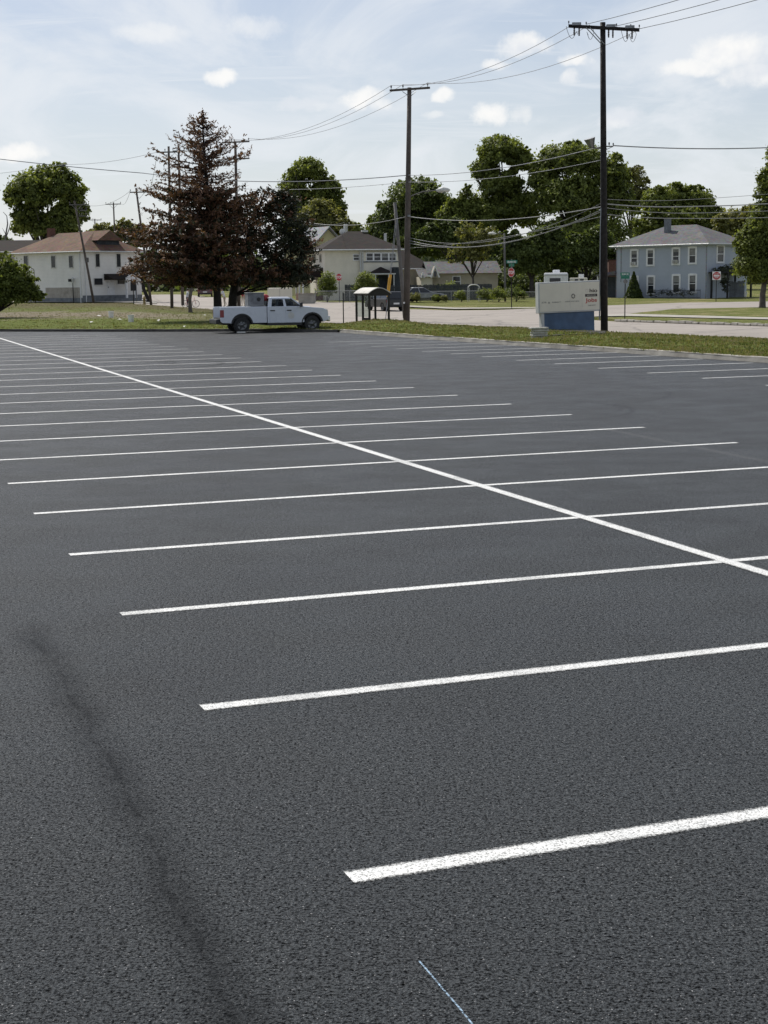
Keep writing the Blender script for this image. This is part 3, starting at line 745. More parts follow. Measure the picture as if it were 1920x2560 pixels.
while y < 716:
    q = (y-290)/430; nb = 7 if y < 480 else 10
    for i in range(nb):
        az = rg.uniform(0, 2*math.pi); side = math.cos(az)
        yy = y+rg.uniform(-7, 7)
        ext = (spine_x(yy)-interp(lx, yy)) if side < 0 else (interp(rx_, yy)-spine_x(yy))
        ext = ext*ZC/F*rg.uniform(.45, 1.04)
        a = cl(spine_x(yy), yy+ (10 if yy < 480 else -6)*min(1, ext/4))
        L = ext
        rise = .55*L if yy < 430 else (.18*L if yy < 560 else -.02*L)
        rise *= rg.uniform(.5, 1.2)
        dv = Vector((math.cos(az), math.sin(az)*.9, 0))
        m_ = a+dv*L*.55+Vector((0, 0, rise*.25-.06*L)); e_ = a+dv*L+Vector((0, 0, rise*.6))
        r_ = .045 if L > 3 else .03
        bmb.tube([a-Vector((0, 0, .1)), m_, e_], [r_, r_*.6, .012], 4, False)
        nsub = max(2, int(L*2.4))
        for s_ in range(nsub):
            u = (s_+.6)/nsub; pb = a.lerp(m_, u/.55) if u < .55 else m_.lerp(e_, (u-.55)/.45)
            for sg in (-1, 1):
                sd = Vector((-dv.y, dv.x, 0))*sg; ln = (.25+.28*L*(1-u*.75))*rg.uniform(.4, 1)
                pe = pb+sd*ln*.6+dv*ln*.5+Vector((0, 0, rg.uniform(-.16, .12)*ln*2))
                segs.append((tuple(pb), tuple(pe), .045 if y < 470 else .08))
        segs.append((tuple(m_), tuple(e_), .06)); segs.append((tuple(e_-Vector((0, 0, .05))), tuple(e_+Vector((dv.x*.08, 0, .32))), .06))
    y += 9.5 if y < 480 else 8.5
bmb.build('branch', M['creosote'], T1)
up_ = [s_ for s_ in segs if s_[0][2] > (cl(0, 490).z)]; lo_ = [s_ for s_ in segs if s_[0][2] <= (cl(0, 490).z)]
needles(T1, up_, M['needle_dead'], 5, 16, .115, 'sparse_top_foliage')
needles(T1, lo_[::3]+lo_[1::3], M['needle_dead'], 6, 22, .15, 'foliage'); needles(T1, lo_[2::3], M['needle_dark'], 16, 13, .15, 'dark_foliage')

b1 = at(579, 806, 97); b1.z = .12
T2 = thing('conifer', 'dark blackish green conifer crowding the right side of the brown spruce', 'tree', b1)
mb = MB(); Z2 = 98
def c2(x, y, dy=0): p = at(x, y, Z2)-b1; p.y += dy; return p
sp2 = [(579, 806), (582, 740), (592, 680), (615, 610), (640, 540), (662, 480)]
mb.tube([c2(*p) for p in sp2], [.32, .27, .22, .18, .12, .05], 9); mb.build('trunk', M['creosote'], T2, smooth=True)
s = Z2/F; L = []
for (x, y, rx, ry) in [(655, 520, 42, 42), (700, 530, 40, 42), (735, 575, 42, 46), (690, 610, 70, 62), (640, 640, 80, 66), (720, 645, 60, 52), (650, 690, 85, 30), (755, 615, 30, 36), (742, 676, 44, 16), (712, 500, 16, 22), (600, 600, 60, 60), (590, 690, 60, 24)]:
    L.append((tuple(c2(x, y)), (rx*s, rx*s*.8, ry*s)))
L.append((tuple(c2(625, 560)), (1.4, 1.2, 1.6))); L.append((tuple(c2(640, 700)), (2.6, 1.6, .55))); L.append((tuple(c2(712, 703)), (2.0, 1.2, .45)))
rg = np.random.default_rng(9); segs = []; brn = []
for (c, r) in L:
    for i in range(int(60+44*r[0])):
        d = rg.normal(0, 1, 3); d /= np.linalg.norm(d); cc = np.array(c)+d*np.array(r)*rg.uniform(.35, 1.03)
        o_ = np.array([d[0]*.5, d[1]*.5, .12+rg.uniform(-.1, .35)])*rg.uniform(.5, 1.3)
        (brn if rg.random() < .2+.35*(c[0] < 2.2) else segs).append((cc, cc+o_, .1))
bm2 = MB()
for (c, r) in L:
    tgt = Vector(c); 
    y0 = max(1.5, tgt.z-.8*abs(tgt.x)*.3); fr = min((Vector(c2(*p)) for p in sp2), key=lambda v: abs(v.z-tgt.z+.8))
    bm2.tube([fr, fr.lerp(tgt, .6)+Vector((0, 0, -.1)), tgt], [.07, .05, .02], 5, False)
bm2.build('branch', M['creosote'], T2)
needles(T2, segs, M['needle_dark'], 8, 32, .15, 'foliage')
needles(T2, brn, M['needle_dead'], 7, 22, .15, 'brown_foliage')

# small trees standing in front of / under the spruce
def slim(name, label, px, py, top, Z=None, r0=.13, lob=None, mat='needle_dead', seed=3, bark='bark_pale'):
    b = ground(px, py, .1); s = b.y/F
    t = thing(name, label, 'tree', b); L = [(tuple(at(x, y, b.y)-b), (rx*s, rx*s, ry*s)) for (x, y, rx, ry) in lob]
    crown(t, L, 110, 18, .17, M[mat], seed, spread=.22); limbs(t, (0, 0, 0), L, r0, M[bark], seed, fork=.75)
    return t
slim('small_tree', 'thin mottled trunk of a young tree on the grass left of the pickup', 476, 784, 690, r0=.17, lob=[(470, 690, 34, 20), (495, 680, 26, 20)], seed=33)
slim('small_tree', 'small dark-trunked tree with brown leaves next to the yellow hydrant', 370, 753, 690, r0=.22, lob=[(345, 672, 40, 18), (385, 660, 40, 26), (318, 680, 24, 12)], seed=34, bark='creosote')

# ------------------------------------------------------------------ houses
class House:
    def __init__(s, label, C, ang, base, name='house', cat='house', group=None):
        """C corner (x,y), local +X = (cos ang, sin ang) right face, local +Y = left face going away"""
        s.C = Vector((C[0], C[1], base)); s.a = ang
        s.root = thing(name, label, cat, s.C, ang, group)
        s.ux = Vector((math.cos(ang), math.sin(ang), 0)); s.uy = Vector((-math.sin(ang), math.cos(ang), 0))
    def px(s, face, x, y, off=0):
        """photo pixel -> (t, z) on the wall plane. face 'R': local y=off ; 'L': local x=off"""
        d = ray(x, y); u = s.ux if face == 'R' else s.uy; o = s.C + (s.uy if face == 'R' else s.ux)*off
        det = d.x*(-u.y)+u.x*d.y
        sc = (o.x*(-u.y)+u.x*o.y)/det
        P = Vector((d.x*sc, d.y*sc, CAMZ+d.z*sc)); return (P-o).dot(u), P.z-s.C.z
    def rect(s, face, x0, y0, x1, y1, off=0):
        t0, za = s.px(face, x0, (y0+y1)/2, off); t1, _ = s.px(face, x1, (y0+y1)/2, off)
        _, z1 = s.px(face, (x0+x1)/2, y0, off); _, z0 = s.px(face, (x0+x1)/2, y1, off)
        return min(t0, t1), max(t0, t1), z0, z1
    def slab(s, mb, face, t0, t1, z0, z1, d0, d1, off=0):
        """box hugging the face, d = distance out of the wall"""
        if face == 'R': mb.box(t0, t1, off-d1, off-d0, z0, z1)
        else: mb.box(off-d1, off-d0, t0, t1, z0, z1)
    def window(s, face, r, fw=.12, frame='white_paint', sash=True, curtain=0, off=0, ac=False, name='window'):
        t0, t1, z0, z1 = r; mb = MB()
        s.slab(mb, face, t0-fw, t0, z0-fw, z1+fw, .001, .06, off); s.slab(mb, face, t1, t1+fw, z0-fw, z1+fw, .001, .06, off)
        s.slab(mb, face, t0, t1, z1, z1+fw*1.2, .001, .065, off); s.slab(mb, face, t0-.02, t1+.02, z0-fw*.9, z0, .001, .09, off)
        w = mb.build(name, M[frame], s.root)
        mb = MB(); s.slab(mb, face, t0, t1, z0, z1, .001, .015, off); mb.build('pane', M['pane'], w)
        if sash:
            zm = (z0+z1)/2; mb = MB(); s.slab(mb, face, t0, t1, zm-.03, zm+.03, .016, .04, off); mb.build('sash_bar', M[frame], w)
        if curtain:
            mb = MB(); s.slab(mb, face, t0+.03, t1-.03, z1-(z1-z0)*curtain, z1-.02, .016, .02, off); mb.build('blind', M['curtain'], w)
        if ac:
            mb = MB(); w_ = (t1-t0); s.slab(mb, face, t0+w_*.12, t1-w_*.12, z0+.02, z0+.36, .02, .35, off); a_ = mb.build('air_conditioner', M['offwhite'], w, bevel=.02)
            mb = MB(); 
            for q in range(4): s.slab(mb, face, t0+w_*.2, t1-w_*.2, z0+.07+q*.07, z0+.1+q*.07, .351, .36, off)
            mb.build('grille', M['black_plastic'], w)
        return w
    def hip(s, x0, x1, y0, y1, ez, rz_, along, ov=.45, mat=None, thick=.16, fascia='white_paint', rr=None, name='roof'):
        X0, X1, Y0, Y1 = x0-ov, x1+ov, y0-ov, y1+ov
        cx_, cy_ = (X0+X1)/2, (Y0+Y1)/2
        if along == 'y':
            h = (X1-X0)/2; h = rr if rr else h; a = (cx_, min(Y0+h, cy_), rz_); b = (cx_, max(Y1-h, cy_), rz_)
        else:
            h = (Y1-Y0)/2; h = rr if rr else h; a = (min(X0+h, cx_), cy_, rz_); b = (max(X1-h, cx_), cy_, rz_)
        e = [(X0, Y0, ez), (X1, Y0, ez), (X1, Y1, ez), (X0, Y1, ez)]
        vs = e+[a, b]
        fs = [(0, 1, 4), (1, 2, 5, 4), (2, 3, 5), (3, 0, 4, 5)] if along == 'y' else [(0, 1, 5, 4), (1, 2, 5), (2, 3, 4, 5), (3, 0, 4)]
        r = pyd(name, vs, fs, mat, s.root)
        mb = MB(); mb.box(X0, X1, Y0, Y1, ez-thick, ez-.003); mb.build('fascia', M[fascia], r)
        mb = MB(); mb.tube([(X0-.06, Y0-.06, ez-.09), (X1+.06, Y0-.06, ez-.09)], .06, 6); mb.tube([(X0-.06, Y0-.06, ez-.09), (X0-.06, Y1+.06, ez-.09)], .06, 6); mb.build('gutter', M['sign_grey'], r)
        return r

M['siding_left'] = siding('siding_left', (.80, .79, .76), .16, .12)
M['siding_cream'] = siding('siding_cream', (.78, .735, .62), .14, .15)
M['siding_tan'] = siding('siding_tan', (.48, .43, .34), .14, .25)
M['siding_blue'] = siding('siding_blue', (.40, .445, .52), .13, .1)
M['siding_yellow'] = siding('siding_yellow', (.5, .47, .28), .14, .2)
M['stucco_tan'] = simple('stucco_tan', (.36, .33, .29), .9, var=.2, dirt=.4)
M['block_grey'] = simple('block_grey', (.16, .175, .19), .9, var=.3, scale=2, dirt=.4)
M['roof_brown'] = shingles('roof_brown', (.11, .067, .048), (.19, .12, .085))
M['roof_dark'] = shingles('roof_dark', (.018, .014, .013), (.036, .028, .025))
M['roof_grey'] = shingles('roof_grey', (.11, .11, .115), (.17, .168, .168))
M['roof_pale'] = shingles('roof_pale', (.25, .26, .28), (.36, .37, .39))

# --- white house, left
Zc = 175; cx0 = at(206, 720, Zc).x
H = House('two-storey white house with a brown hip roof at the left', (cx0, Zc), math.atan2(.757, .653), tz(Zc)-.05)
LA, LB = 12.3, 8.6
tt, ez = H.px('R', 206, 627); _, rz_ = H.px('L', 165, 575)
H.root.data
mb = MB(); mb.box(0, LB, 0, LA, -.6, ez); mb.build('wall', M['siding_left'], H.root)
rf = H.hip(0, LB, 0, LA, ez, rz_-.1, 'y', .5, M['roof_brown'], fascia='offwhite', rr=3.4)
# dormer on the right slope
t0, zd = H.px('R', 262, 590, -.3)
mb = MB(); mb.hexa([(2.9, .6, ez+.5), (6.0, .6, ez+.5), (6.0, 4.5, ez+.5), (2.9, 4.5, ez+.5), (2.9, .6, ez+1.35), (6.0, .6, ez+1.35), (6.0, 4.5, ez+1.35), (2.9, 4.5, ez+1.35)])
dr = mb.build('dormer', M['dark_fence'], H.root)
pyd('dormer_roof', [(2.6, .2, ez+1.2), (6.3, .2, ez+1.2), (4.45, .2, ez+2.35), (2.6, 4.8, ez+1.2), (6.3, 4.8, ez+1.2), (4.45, 4.8, ez+2.35)], [(0, 1, 2), (0, 2, 5, 3), (1, 4, 5, 2), (3, 5, 4)], M['roof_brown'], dr)
mb = MB(); cz = H.px('L', 98, 575, 2)[1]; mb.box(3.6, 4.3, LA-2.3, LA-1.6, ez, rz_+.5); mb.build('chimney', M['brick_red'], H.root)
for x in (65.6, 134, 178): H.window('L', H.rect('L', x-4.9, 640, x+4.9, 669), .07, 'offwhite', sash=False)
for x in (243.5, 296): H.window('R', H.rect('R', x-4.9, 635, x+4.9, 667), .07, 'offwhite', sash=False)
H.window('R', H.rect('R', 235, 696, 256, 712), .06, 'offwhite', sash=False); H.window('R', H.rect('R', 293, 700, 311, 710), .1, sash=False)
r = H.rect('R', 268, 700, 286, 737); mb = MB(); H.slab(mb, 'R', r[0], r[1], .7, r[3], .001, .05); dd = mb.build('door', M['white_paint'], H.root)
mb = MB(); H.slab(mb, 'R', r[0]+.1, r[0]+.16, 1.6, 1.75, .051, .1); mb.build('handle', M['black_plastic'], dd)
_, zb = H.px('R', 260, 738); mb = MB(); H.slab(mb, 'R', -.02, LB, -.6, zb, .002, .06); mb.build('foundation', M['block_grey'], H.root)
r = H.rect('L', 115, 719, 204, 745); mb = MB(); H.slab(mb, 'L', .3, r[1], -.4, r[3], .002, .04); mb.build('stucco_band', M['stucco_tan'], H.root)
mb = MB(); H.slab(mb, 'L', -.02, LA, -.6, r[2], .003, .06); mb.build('foundation', M['block_grey'], H.root)
# porch: shed canopy with a small white pediment on two posts
r = H.rect('R', 260, 690, 316, 700); za, zt = r[2], r[3]
pb = thing  # alias kept local
mb = MB(); mb.hexa([(r[0], -1.6, za), (r[1], -1.6, za), (r[1], -.01, za), (r[0], -.01, za), (r[0], -1.6, za+.12), (r[1], -1.6, za+.12), (r[1], -.01, zt+.25), (r[0], -.01, zt+.25)])
po = mb.build('porch_roof', M['roof_dark'], H.root)
x0, z0 = H.px('R', 291, 700); x1, _ = H.px('R', 318, 700)
mb = MB(); mb.prism([(x0, za-.05), (x1, za-.05), (x1, za+.25), ((x0+x1)/2, za+.62), (x0, za+.25)], -1.72, -1.6); mb.build('pediment', M['white_paint'], po)
for x in (x0+.12, x1-.12): mb = MB(); mb.box(x-.1, x+.1, -1.7, -1.5, 0, za-.05); mb.build('porch_post', M['white_paint'], H.root)
mb = MB(); mb.box(r[0], r[1]+.2, -1.9, -.06, -.4, .45); mb.build('porch_floor', M['block_grey'], H.root)
mb = MB(); mb.tube([(-.08, .25, 0), (-.08, .25, ez-.1)], .05); mb.tube([(.45, -.08, 0), (.45, -.08, ez-.1)], .05); mb.build('downspout', M['white_paint'], H.root)

# far brown roof at the very left
Z = 200; c = at(-60, 720, Z); H = House('low house with a dark brown roof at the far left edge', (c.x, Z), .15, tz(Z))
zr = at(20, 608, Z).z-H.C.z; ze = at(20, 628, Z).z-H.C.z
mb = MB(); mb.box(0, 10.5, 0, 8, -.5, ze); mb.build('wall', M['stucco_tan'], H.root)
H.hip(0, 10.5, 0, 8, ze, zr+.5, 'x', .4, M['roof_dark'], rr=2.5); H.window('R', (1.5, 2.4, 1.2, 2.5), .1)

# --- cream house
Zc = 172; cx0 = at(813, 720, Zc).x
H = House('cream two-storey house with a dark brown hip roof behind the bus shelter', (cx0, Zc), math.radians(12), tz(Zc)-.05)
Lm, _ = H.px('R', 998, 620); _, ez = H.px('R', 900, 623); _, rz_ = H.px('R', 890, 578, 3.8)
mb = MB(); mb.box(0, Lm, 0, 8.6, -.6, ez); mb.build('wall', M['siding_cream'], H.root)
H.hip(0, Lm, 0, 8.6, ez, rz_, 'x', .5, M['roof_dark'], rr=3.9)
# sunlit left wing with gable end roof
mb = MB(); mb.box(.5, 4.5, 8.6, 13.0, -.6, ez-.5); mb.build('rear_wing', M['siding_cream'], H.root)
for (x0, x1) in ((786, 789.5), (800, 803.5)): H.window('L', H.rect('L', x0, 638, x1, 654), .1, 'stucco_tan', sash=False)
H.window('R', H.rect('R', 884, 637, 897, 650), .08, curtain=.5)
for a, b_ in ((915.5, 930.5), (934.5, 949.5), (953.5, 968.5), (972.5, 987.5)): H.window('R', H.rect('R', a, 634, b_, 651), .09, off=-.25, curtain=.35 if a > 940 else 0)
r = H.rect('R', 908, 630, 996, 714, -.25)
mb = MB(); mb.box(r[0], r[1], -.25, -.003, r[2], ez-.35); mb.build('upper_porch_wall', M['siding_cream'], H.root)
mb = MB(); z_ = H.px('R', 950, 654)[1]; H.slab(mb, 'R', r[0], r[1], z_-.08, z_+.04, .001, .06, -.25); mb.build('trim_band', M['block_grey'], H.root)
mb = MB(); 
for x in (901.5, 907): 
    q, _ = H.px('R', x, 660, -.25); H.slab(mb, 'R', q-.09, q+.09, 0, ez-.2, .001, .05, -.25)
mb.build('corner_board', M['sign_grey'], H.root)
r = H.rect('R', 928, 667, 989, 683, -2.2); xm = (r[0]+r[1])/2
pyd('porch_roof', [(r[0], -2.3, r[2]), (r[1], -2.3, r[2]), (r[1], -.26, r[2]), (r[0], -.26, r[2]), (xm, -1.0, r[3]), (xm, -.26, r[3])], [(0, 1, 4), (0, 4, 5, 3), (1, 2, 5, 4), (3, 2, 1, 0)], M['roof_dark'], H.root)
mb = MB(); mb.box(r[0], r[1], -2.3, -.26, r[2]-.14, r[2]-.004); mb.build('porch_beam', M['sign_grey'], H.root)
for x in (r[0]+.2, xm-.9, xm+.6, r[1]-.2): mb = MB(); mb.box(x-.06, x+.06, -2.25, -2.13, 0, r[2]-.14); mb.build('porch_post', M['sign_grey'], H.root)
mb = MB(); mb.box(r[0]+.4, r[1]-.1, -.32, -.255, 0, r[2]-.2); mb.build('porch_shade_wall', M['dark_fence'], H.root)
mb = MB(); mb.box(r[1]-.1, r[1]+.75, -1.6, -.26, 0, ez-2.0); mb.build('stair_enclosure', M['dark_fence'], H.root)
# left side porch
mb = MB(); mb.hexa([(-2.4, 1.2, 2.5), (-.01, 1.2, 2.5), (-.01, 6.5, 2.5), (-2.4, 6.5, 2.5), (-2.4, 1.2, 2.62), (-.01, 1.2, 3.6), (-.01, 6.5, 3.6), (-2.4, 6.5, 2.62)]); mb.build('side_porch_roof', M['roof_dark'], H.root)
for y_ in (1.4, 4.0, 6.3): mb = MB(); mb.box(-2.3, -2.16, y_-.07, y_+.07, 0, 2.5); mb.build('porch_post', M['white_paint'], H.root)
mb = MB(); mb.box(-2.3, -.05, 1.3, 6.4, -.3, .8); mb.build('brick_porch_base', M['brick_red'], H.root)
mb = MB(); q = H.px('R', 961, 600, 8)[0]; mb.tube([(q, 7.5, ez), (q, 7.5, H.px('R', 961, 583, 7.5)[1])], .16, 8); mb.build('vent_pipe', M['offwhite'], H.root)
mb = MB(); q, z_ = H.px('R', 912, 580, 4); mb.box(q-.35, q+.35, 3.9, 4.4, rz_-.1, rz_+.12); mb.build('roof_vent', M['offwhite'], H.root)
q, z_ = H.px('R', 855, 580, 5); mb = MB(); mb.lathe([(0, .02), (.2, .05), (.34, .14), (.345, .16), (.2, .08), (0, .05)], (q, 4.6, z_), 14, 'y'); mb.tube([(q, 4.7, z_), (q, 4.9, z_-.9)], .03); mb.build('satellite_dish', M['offwhite'], H.root)

# grey roof with yellow gable behind it
Z = 196; c = at(790, 720, Z); H = House('house with a pale grey roof and yellow gable behind the cream house', (c.x, Z), math.radians(30), tz(Z))
g0 = H.px('R', 790, 612)[0]; g1 = H.px('R', 850, 612)[0]; zb = H.px('R', 820, 606)[1]; zt = H.px('R', 827, 572)[1]
mb = MB(); mb.box(g0, g1, 0, 9, -.5, zb); mb.build('wall', M['siding_yellow'], H.root)
mb = MB(); mb.prism([(g0, zb), (g1, zb), ((g0+g1)/2, zt)], .01, 9); mb.build('gable', M['siding_yellow'], H.root)
xm = (g0+g1)/2
pyd('roof', [(g0-.5, -.5, zb-.35), (xm, -.5, zt+.12), (g1+.5, -.5, zb-.35), (g0-.5, 9.3, zb-.35), (xm, 9.3, zt+.12), (g1+.5, 9.3, zb-.35),
             (g0-.5, -.5, zb-.18), (xm, -.5, zt+.3), (g1+.5, -.5, zb-.18), (g0-.5, 9.3, zb-.18), (xm, 9.3, zt+.3), (g1+.5, 9.3, zb-.18)],
    [(0, 3, 4, 1), (1, 4, 5, 2), (6, 7, 10, 9), (7, 8, 11, 10), (0, 1, 7, 6), (1, 2, 8, 7), (0, 6, 9, 3), (2, 5, 11, 8)], M['roof_pale'], H.root)
mb = MB(); q = H.px('R', 864, 575, 6)[0]; mb.box(q-.2, q+.2, 5.8, 6.2, zb-1, H.px('R', 864, 560, 6)[1]); mb.build('chimney', M['offwhite'], H.root)

# dark wedge roof right of the cream house + tan wall
Z = 182; c = at(1010, 720, Z); H = House('tan single-storey house with a dark hip roof right of the bare pole', (c.x, Z), math.radians(10), tz(Z))
x1, ze = H.px('R', 1080, 670); _, zt = H.px('R', 1025, 640, 3)
mb = MB(); mb.box(-4, x1, 0, 7, -.5, ze); mb.build('wall', M['siding_tan'], H.root)
H.hip(-4, x1, 0, 7, ze, zt+.7, 'x', .4, M['roof_dark'], rr=3)
# low grey-roofed house with white gable trim
Z = 178; c = at(1050, 720, Z); H = House('low tan house with a grey roof and white-trimmed gables behind the fence', (c.x, Z), math.radians(6), tz(Z))
x1, ze = H.px('R', 1245, 682); _, zt = H.px('R', 1150, 662, 3); xa, _ = H.px('R', 1078, 680)
mb = MB(); mb.box(xa, x1, 0, 6, -.5, ze); mb.build('wall', M['siding_tan'], H.root)
mb = MB(); mb.box(0, xa-.003, -1, 4, -.5, ze-.35); mb.build('garage_wall', M['siding_cream'], H.root)
pyd('roof', [(xa-.5, -.5, ze), (x1+.4, -.5, ze), (x1+.4, 3, zt+.4), (xa-.5, 3, zt+.4), (x1+.4, 6.5, ze), (xa-.5, 6.5, ze)], [(0, 1, 2, 3), (3, 2, 4, 5)], M['roof_grey'], H.root)
pyd('garage_roof', [(-.3, -1.4, ze-.35), (xa, -1.4, ze-.35), (xa, 1.5, ze+.5), (-.3, 1.5, ze+.5)], [(0, 1, 2, 3)], M['roof_grey'], H.root)
for (gx0, gx1, gt, gb, nm) in ((1051, 1063, 680, 695, 'dormer'), (1076, 1100, 662, 694, 'gable')):
    a, zb = H.px('R', gx0, gb, -1.5); b_, zt2 = H.px('R', gx1, gt, -1.5); m_ = (a+b_)/2
    mb = MB(); mb.prism([(a+.12, zb), (b_-.12, zb), (m_, zt2-.15)], -1.45, 0); dm = mb.build(nm, M['siding_tan'], H.root)
    mb = MB(); w = .2
    mb.prism([(a, zb), (a+w, zb), (m_, zt2-w*1.3), (b_-w, zb), (b_, zb), (m_, zt2)], -1.55, -1.46); mb.build('white_trim', M['white_paint'], dm)
    mb = MB(); mb.box(m_-.14, m_+.14, -1.5, -1.451, zb+.1, zb+(zt2-zb)*.5); mb.build('pane', M['pane'], dm)
H.window('R', (xa+2.5, xa+3.3, 1.2, 2.3), .09)
mb = MB(); q, z_ = H.px('R', 1213, 672, 2); mb.prism([(q-.1, z_-.9), (q+.55, z_-1.0), (q+.1, z_+.5)], 1.2, 1.3); mb.build('skylight', M['white_paint'], H.root)

# --- blue house
Zc = 160; cx0 = at(1766, 700, Zc).x
H = House('blue two-storey house with white window trim and a grey hip roof', (cx0, Zc), math.radians(45), tz(Zc)-.1)
LA, ez = H.px('L', 1541, 618); _, ez = H.px('L', 1766, 608); LB = 7.6
_, rz_ = H.px('R', 1720, 556, 4)
mb = MB(); mb.box(0, LB, 0, LA, -.6, ez); mb.build('wall', M['siding_blue'], H.root)
rf = H.hip(0, LB, 0, LA, ez+.02, rz_-.2, 'y', .5, M['roof_grey'], fascia='siding_blue', thick=.22)
_, zc = H.px('L', 1668, 544, 2.3); yc, _ = H.px('L', 1668, 570, 2.3)
mb = MB(); mb.box(2.1, 2.65, yc-.26, yc+.26, ez, zc-.15); mb.box(2.06, 2.69, yc-.3, yc+.3, zc-.15, zc-.05); mb.build('chimney', M['block_grey'], H.root)
up_ = [(1578, 1594, 625, 665, 1), (1618.5, 1634.5, 624, 663, 0), (1682, 1698.5, 621, 660, 1), (1723, 1740, 619, 658, 0)]
for (a, b_, c_, d_, ac) in up_: H.window('L', H.rect('L', a+1.2, c_+2, b_-1.2, d_-1.5), .19, ac=bool(ac), curtain=.25 if a < 1600 else (.45 if a > 1720 else .2))
for (a, b_, c_, d_) in [(1578.5, 1594.5, 692, 735), (1619.5, 1635.5, 691, 733), (1682.5, 1699, 688, 730), (1723.5, 1740, 687, 729)]: H.window('L', H.rect('L', a+1, c_+2, b_-1, d_), .19, curtain=.4)
H.window('R', H.rect('R', 1793, 616, 1808, 654), .19, curtain=.3)
mb = MB(); q, _ = H.px('L', 1553, 640); H.slab(mb, 'L', q-.05, q+.05, 1.8, ez-.25, .001, .03); H.slab(mb, 'L', -.03, .09, 0, ez-.25, .001, .03); H.slab(mb, 'L', LA-.1, LA, 0, ez-.25, .001, .03); mb.build('corner_board', M['roof_pale'], H.root)
# little porch roof at the left end
mb = MB(); mb.hexa([(-.2, LA, 2.55), (2.2, LA, 2.55), (2.2, LA+2.6, 2.45), (-.2, LA+2.6, 2.45), (-.2, LA, 3.0), (2.2, LA, 3.0), (2.2, LA+2.6, 2.6), (-.2, LA+2.6, 2.6)]); mb.build('porch_roof', M['roof_grey'], H.root)
for y_ in (LA+1.2, LA+2.4): mb = MB(); mb.box(-.1, .02, y_-.06, y_+.06, 0, 2.5); mb.build('porch_post', M['white_paint'], H.root)
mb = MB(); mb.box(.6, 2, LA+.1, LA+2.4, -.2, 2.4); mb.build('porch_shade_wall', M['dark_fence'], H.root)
HB = H
# dark vine pergola on the right side
pr = H.root.matrix_basis.copy() if False else None
c = H.C + H.ux*2.6 - H.uy*1.3
t = thing('pergola', 'dark vine-covered pergola against the right wall of the blue house', 'pergola', c, math.radians(45))
for (x, y_) in ((-2.1, -.9), (2.3, -.9), (-2.1, 1.0), (2.3, 1.0)): mb = MB(); mb.box(x-.08, x+.08, y_-.08, y_+.08, -.3, 2.6); mb.build('post', M['iron'], t)
mb = MB(); mb.box(-2.4, 2.6, -1.1, 1.2, 2.6, 2.72); mb.build('beam', M['iron'], t)
crown(t, [((-1.6, 0, 2.7), (1.0, 1.0, .55)), ((.4, 0, 2.9), (1.6, 1.1, .5)), ((2.3, 0, 2.5), (.8, 1.0, .5)), ((-2.1, -.6, 1.4), (.35, .4, 1.3))], 150, 14, .16, M['needle_dark'], 51, 'vine')
# brown brick building behind, left of blue house
Z = 178; a = at(1522, 650, Z); b_ = at(1545, 684, Z)
t = thing('brick_shed', 'brown brick building corner between the black pole and the blue house', 'building', (a.x, Z, tz(Z)), 0)
mb = MB(); mb.box(0, b_.x-a.x+.6, 0, 3, -.4, a.z-tz(Z)); mb.build('wall', M['brick_red'], t); mb = MB(); mb.box(-.1, b_.x-a.x+.7, -.1, 3.1, a.z-tz(Z), a.z-tz(Z)+.12); mb.build('roof', M['roof_dark'], t)

# shrubs
def shrub(label, px, py, lob, mat='leaf_mid', seed=60, ncl=110, size=.12, Z=None, per=18, name='shrub', group=None):
    b = ground(px, py, -.03) if Z is None else Vector((at(px, py, Z).x, Z, tz(Z)-.05)); s = b.y/F
    t = thing(name, label, 'shrub', b, 0, group); L = [(tuple(at(x, y, b.y)-b), (rx*s, rx*s, ry*s)) for (x, y, rx, ry) in lob]
    crown(t, L, ncl, per, size, M[mat], seed, 'foliage', spread=.24); mb = MB()
    for (c, r) in L: mb.tube([Vector((0, 0, 0)), Vector(c)*.6+Vector((.1, 0, 0)), Vector(c)+Vector((0, 0, r[2]*.5))], [.05, .03, .01], 5)
    mb.build('stem', M['bark'], t); return t
shrub('yellow green bush at the left corner of the cream house', 818, 748, [(818, 705, 20, 24), (810, 730, 22, 20), (828, 722, 14, 20)], 'leaf_bright', 61, 150, .15, Z=163)
shrub('round dark green shrub in front of the cream house porch', 915, 748, [(915, 702, 22, 20), (905, 720, 18, 22), (930, 715, 14, 18)], 'leaf_mid', 62, 170, .15, Z=164)
b = HB.C + HB.uy*(HB.px('L', 1601, 735)[0]) - HB.ux*1.2
t = thing('conical_evergreen', 'dark cone-shaped evergreen in front of the blue house', 'shrub', b)
rg = np.random.default_rng(3); n = 2600; hh = rg.random(n)**1.4; an = rg.uniform(0, 6.28, n); rr = (1-hh)*1.05*rg.uniform(.6, 1.0, n)
leaves('foliage', np.stack([rr*np.cos(an), rr*np.sin(an), .1+hh*2.75], 1), np.stack([np.cos(an), np.sin(an), 0*an+.3], 1), .12, rg.random(n)*.5, M['needle_dark'] if False else M['leaf_deep'], t, seed=4)
mb = MB(); mb.tube([(0, 0, -.2), (0, 0, 2.4)], [.07, .02], 6); mb.build('trunk', M['bark'], t)
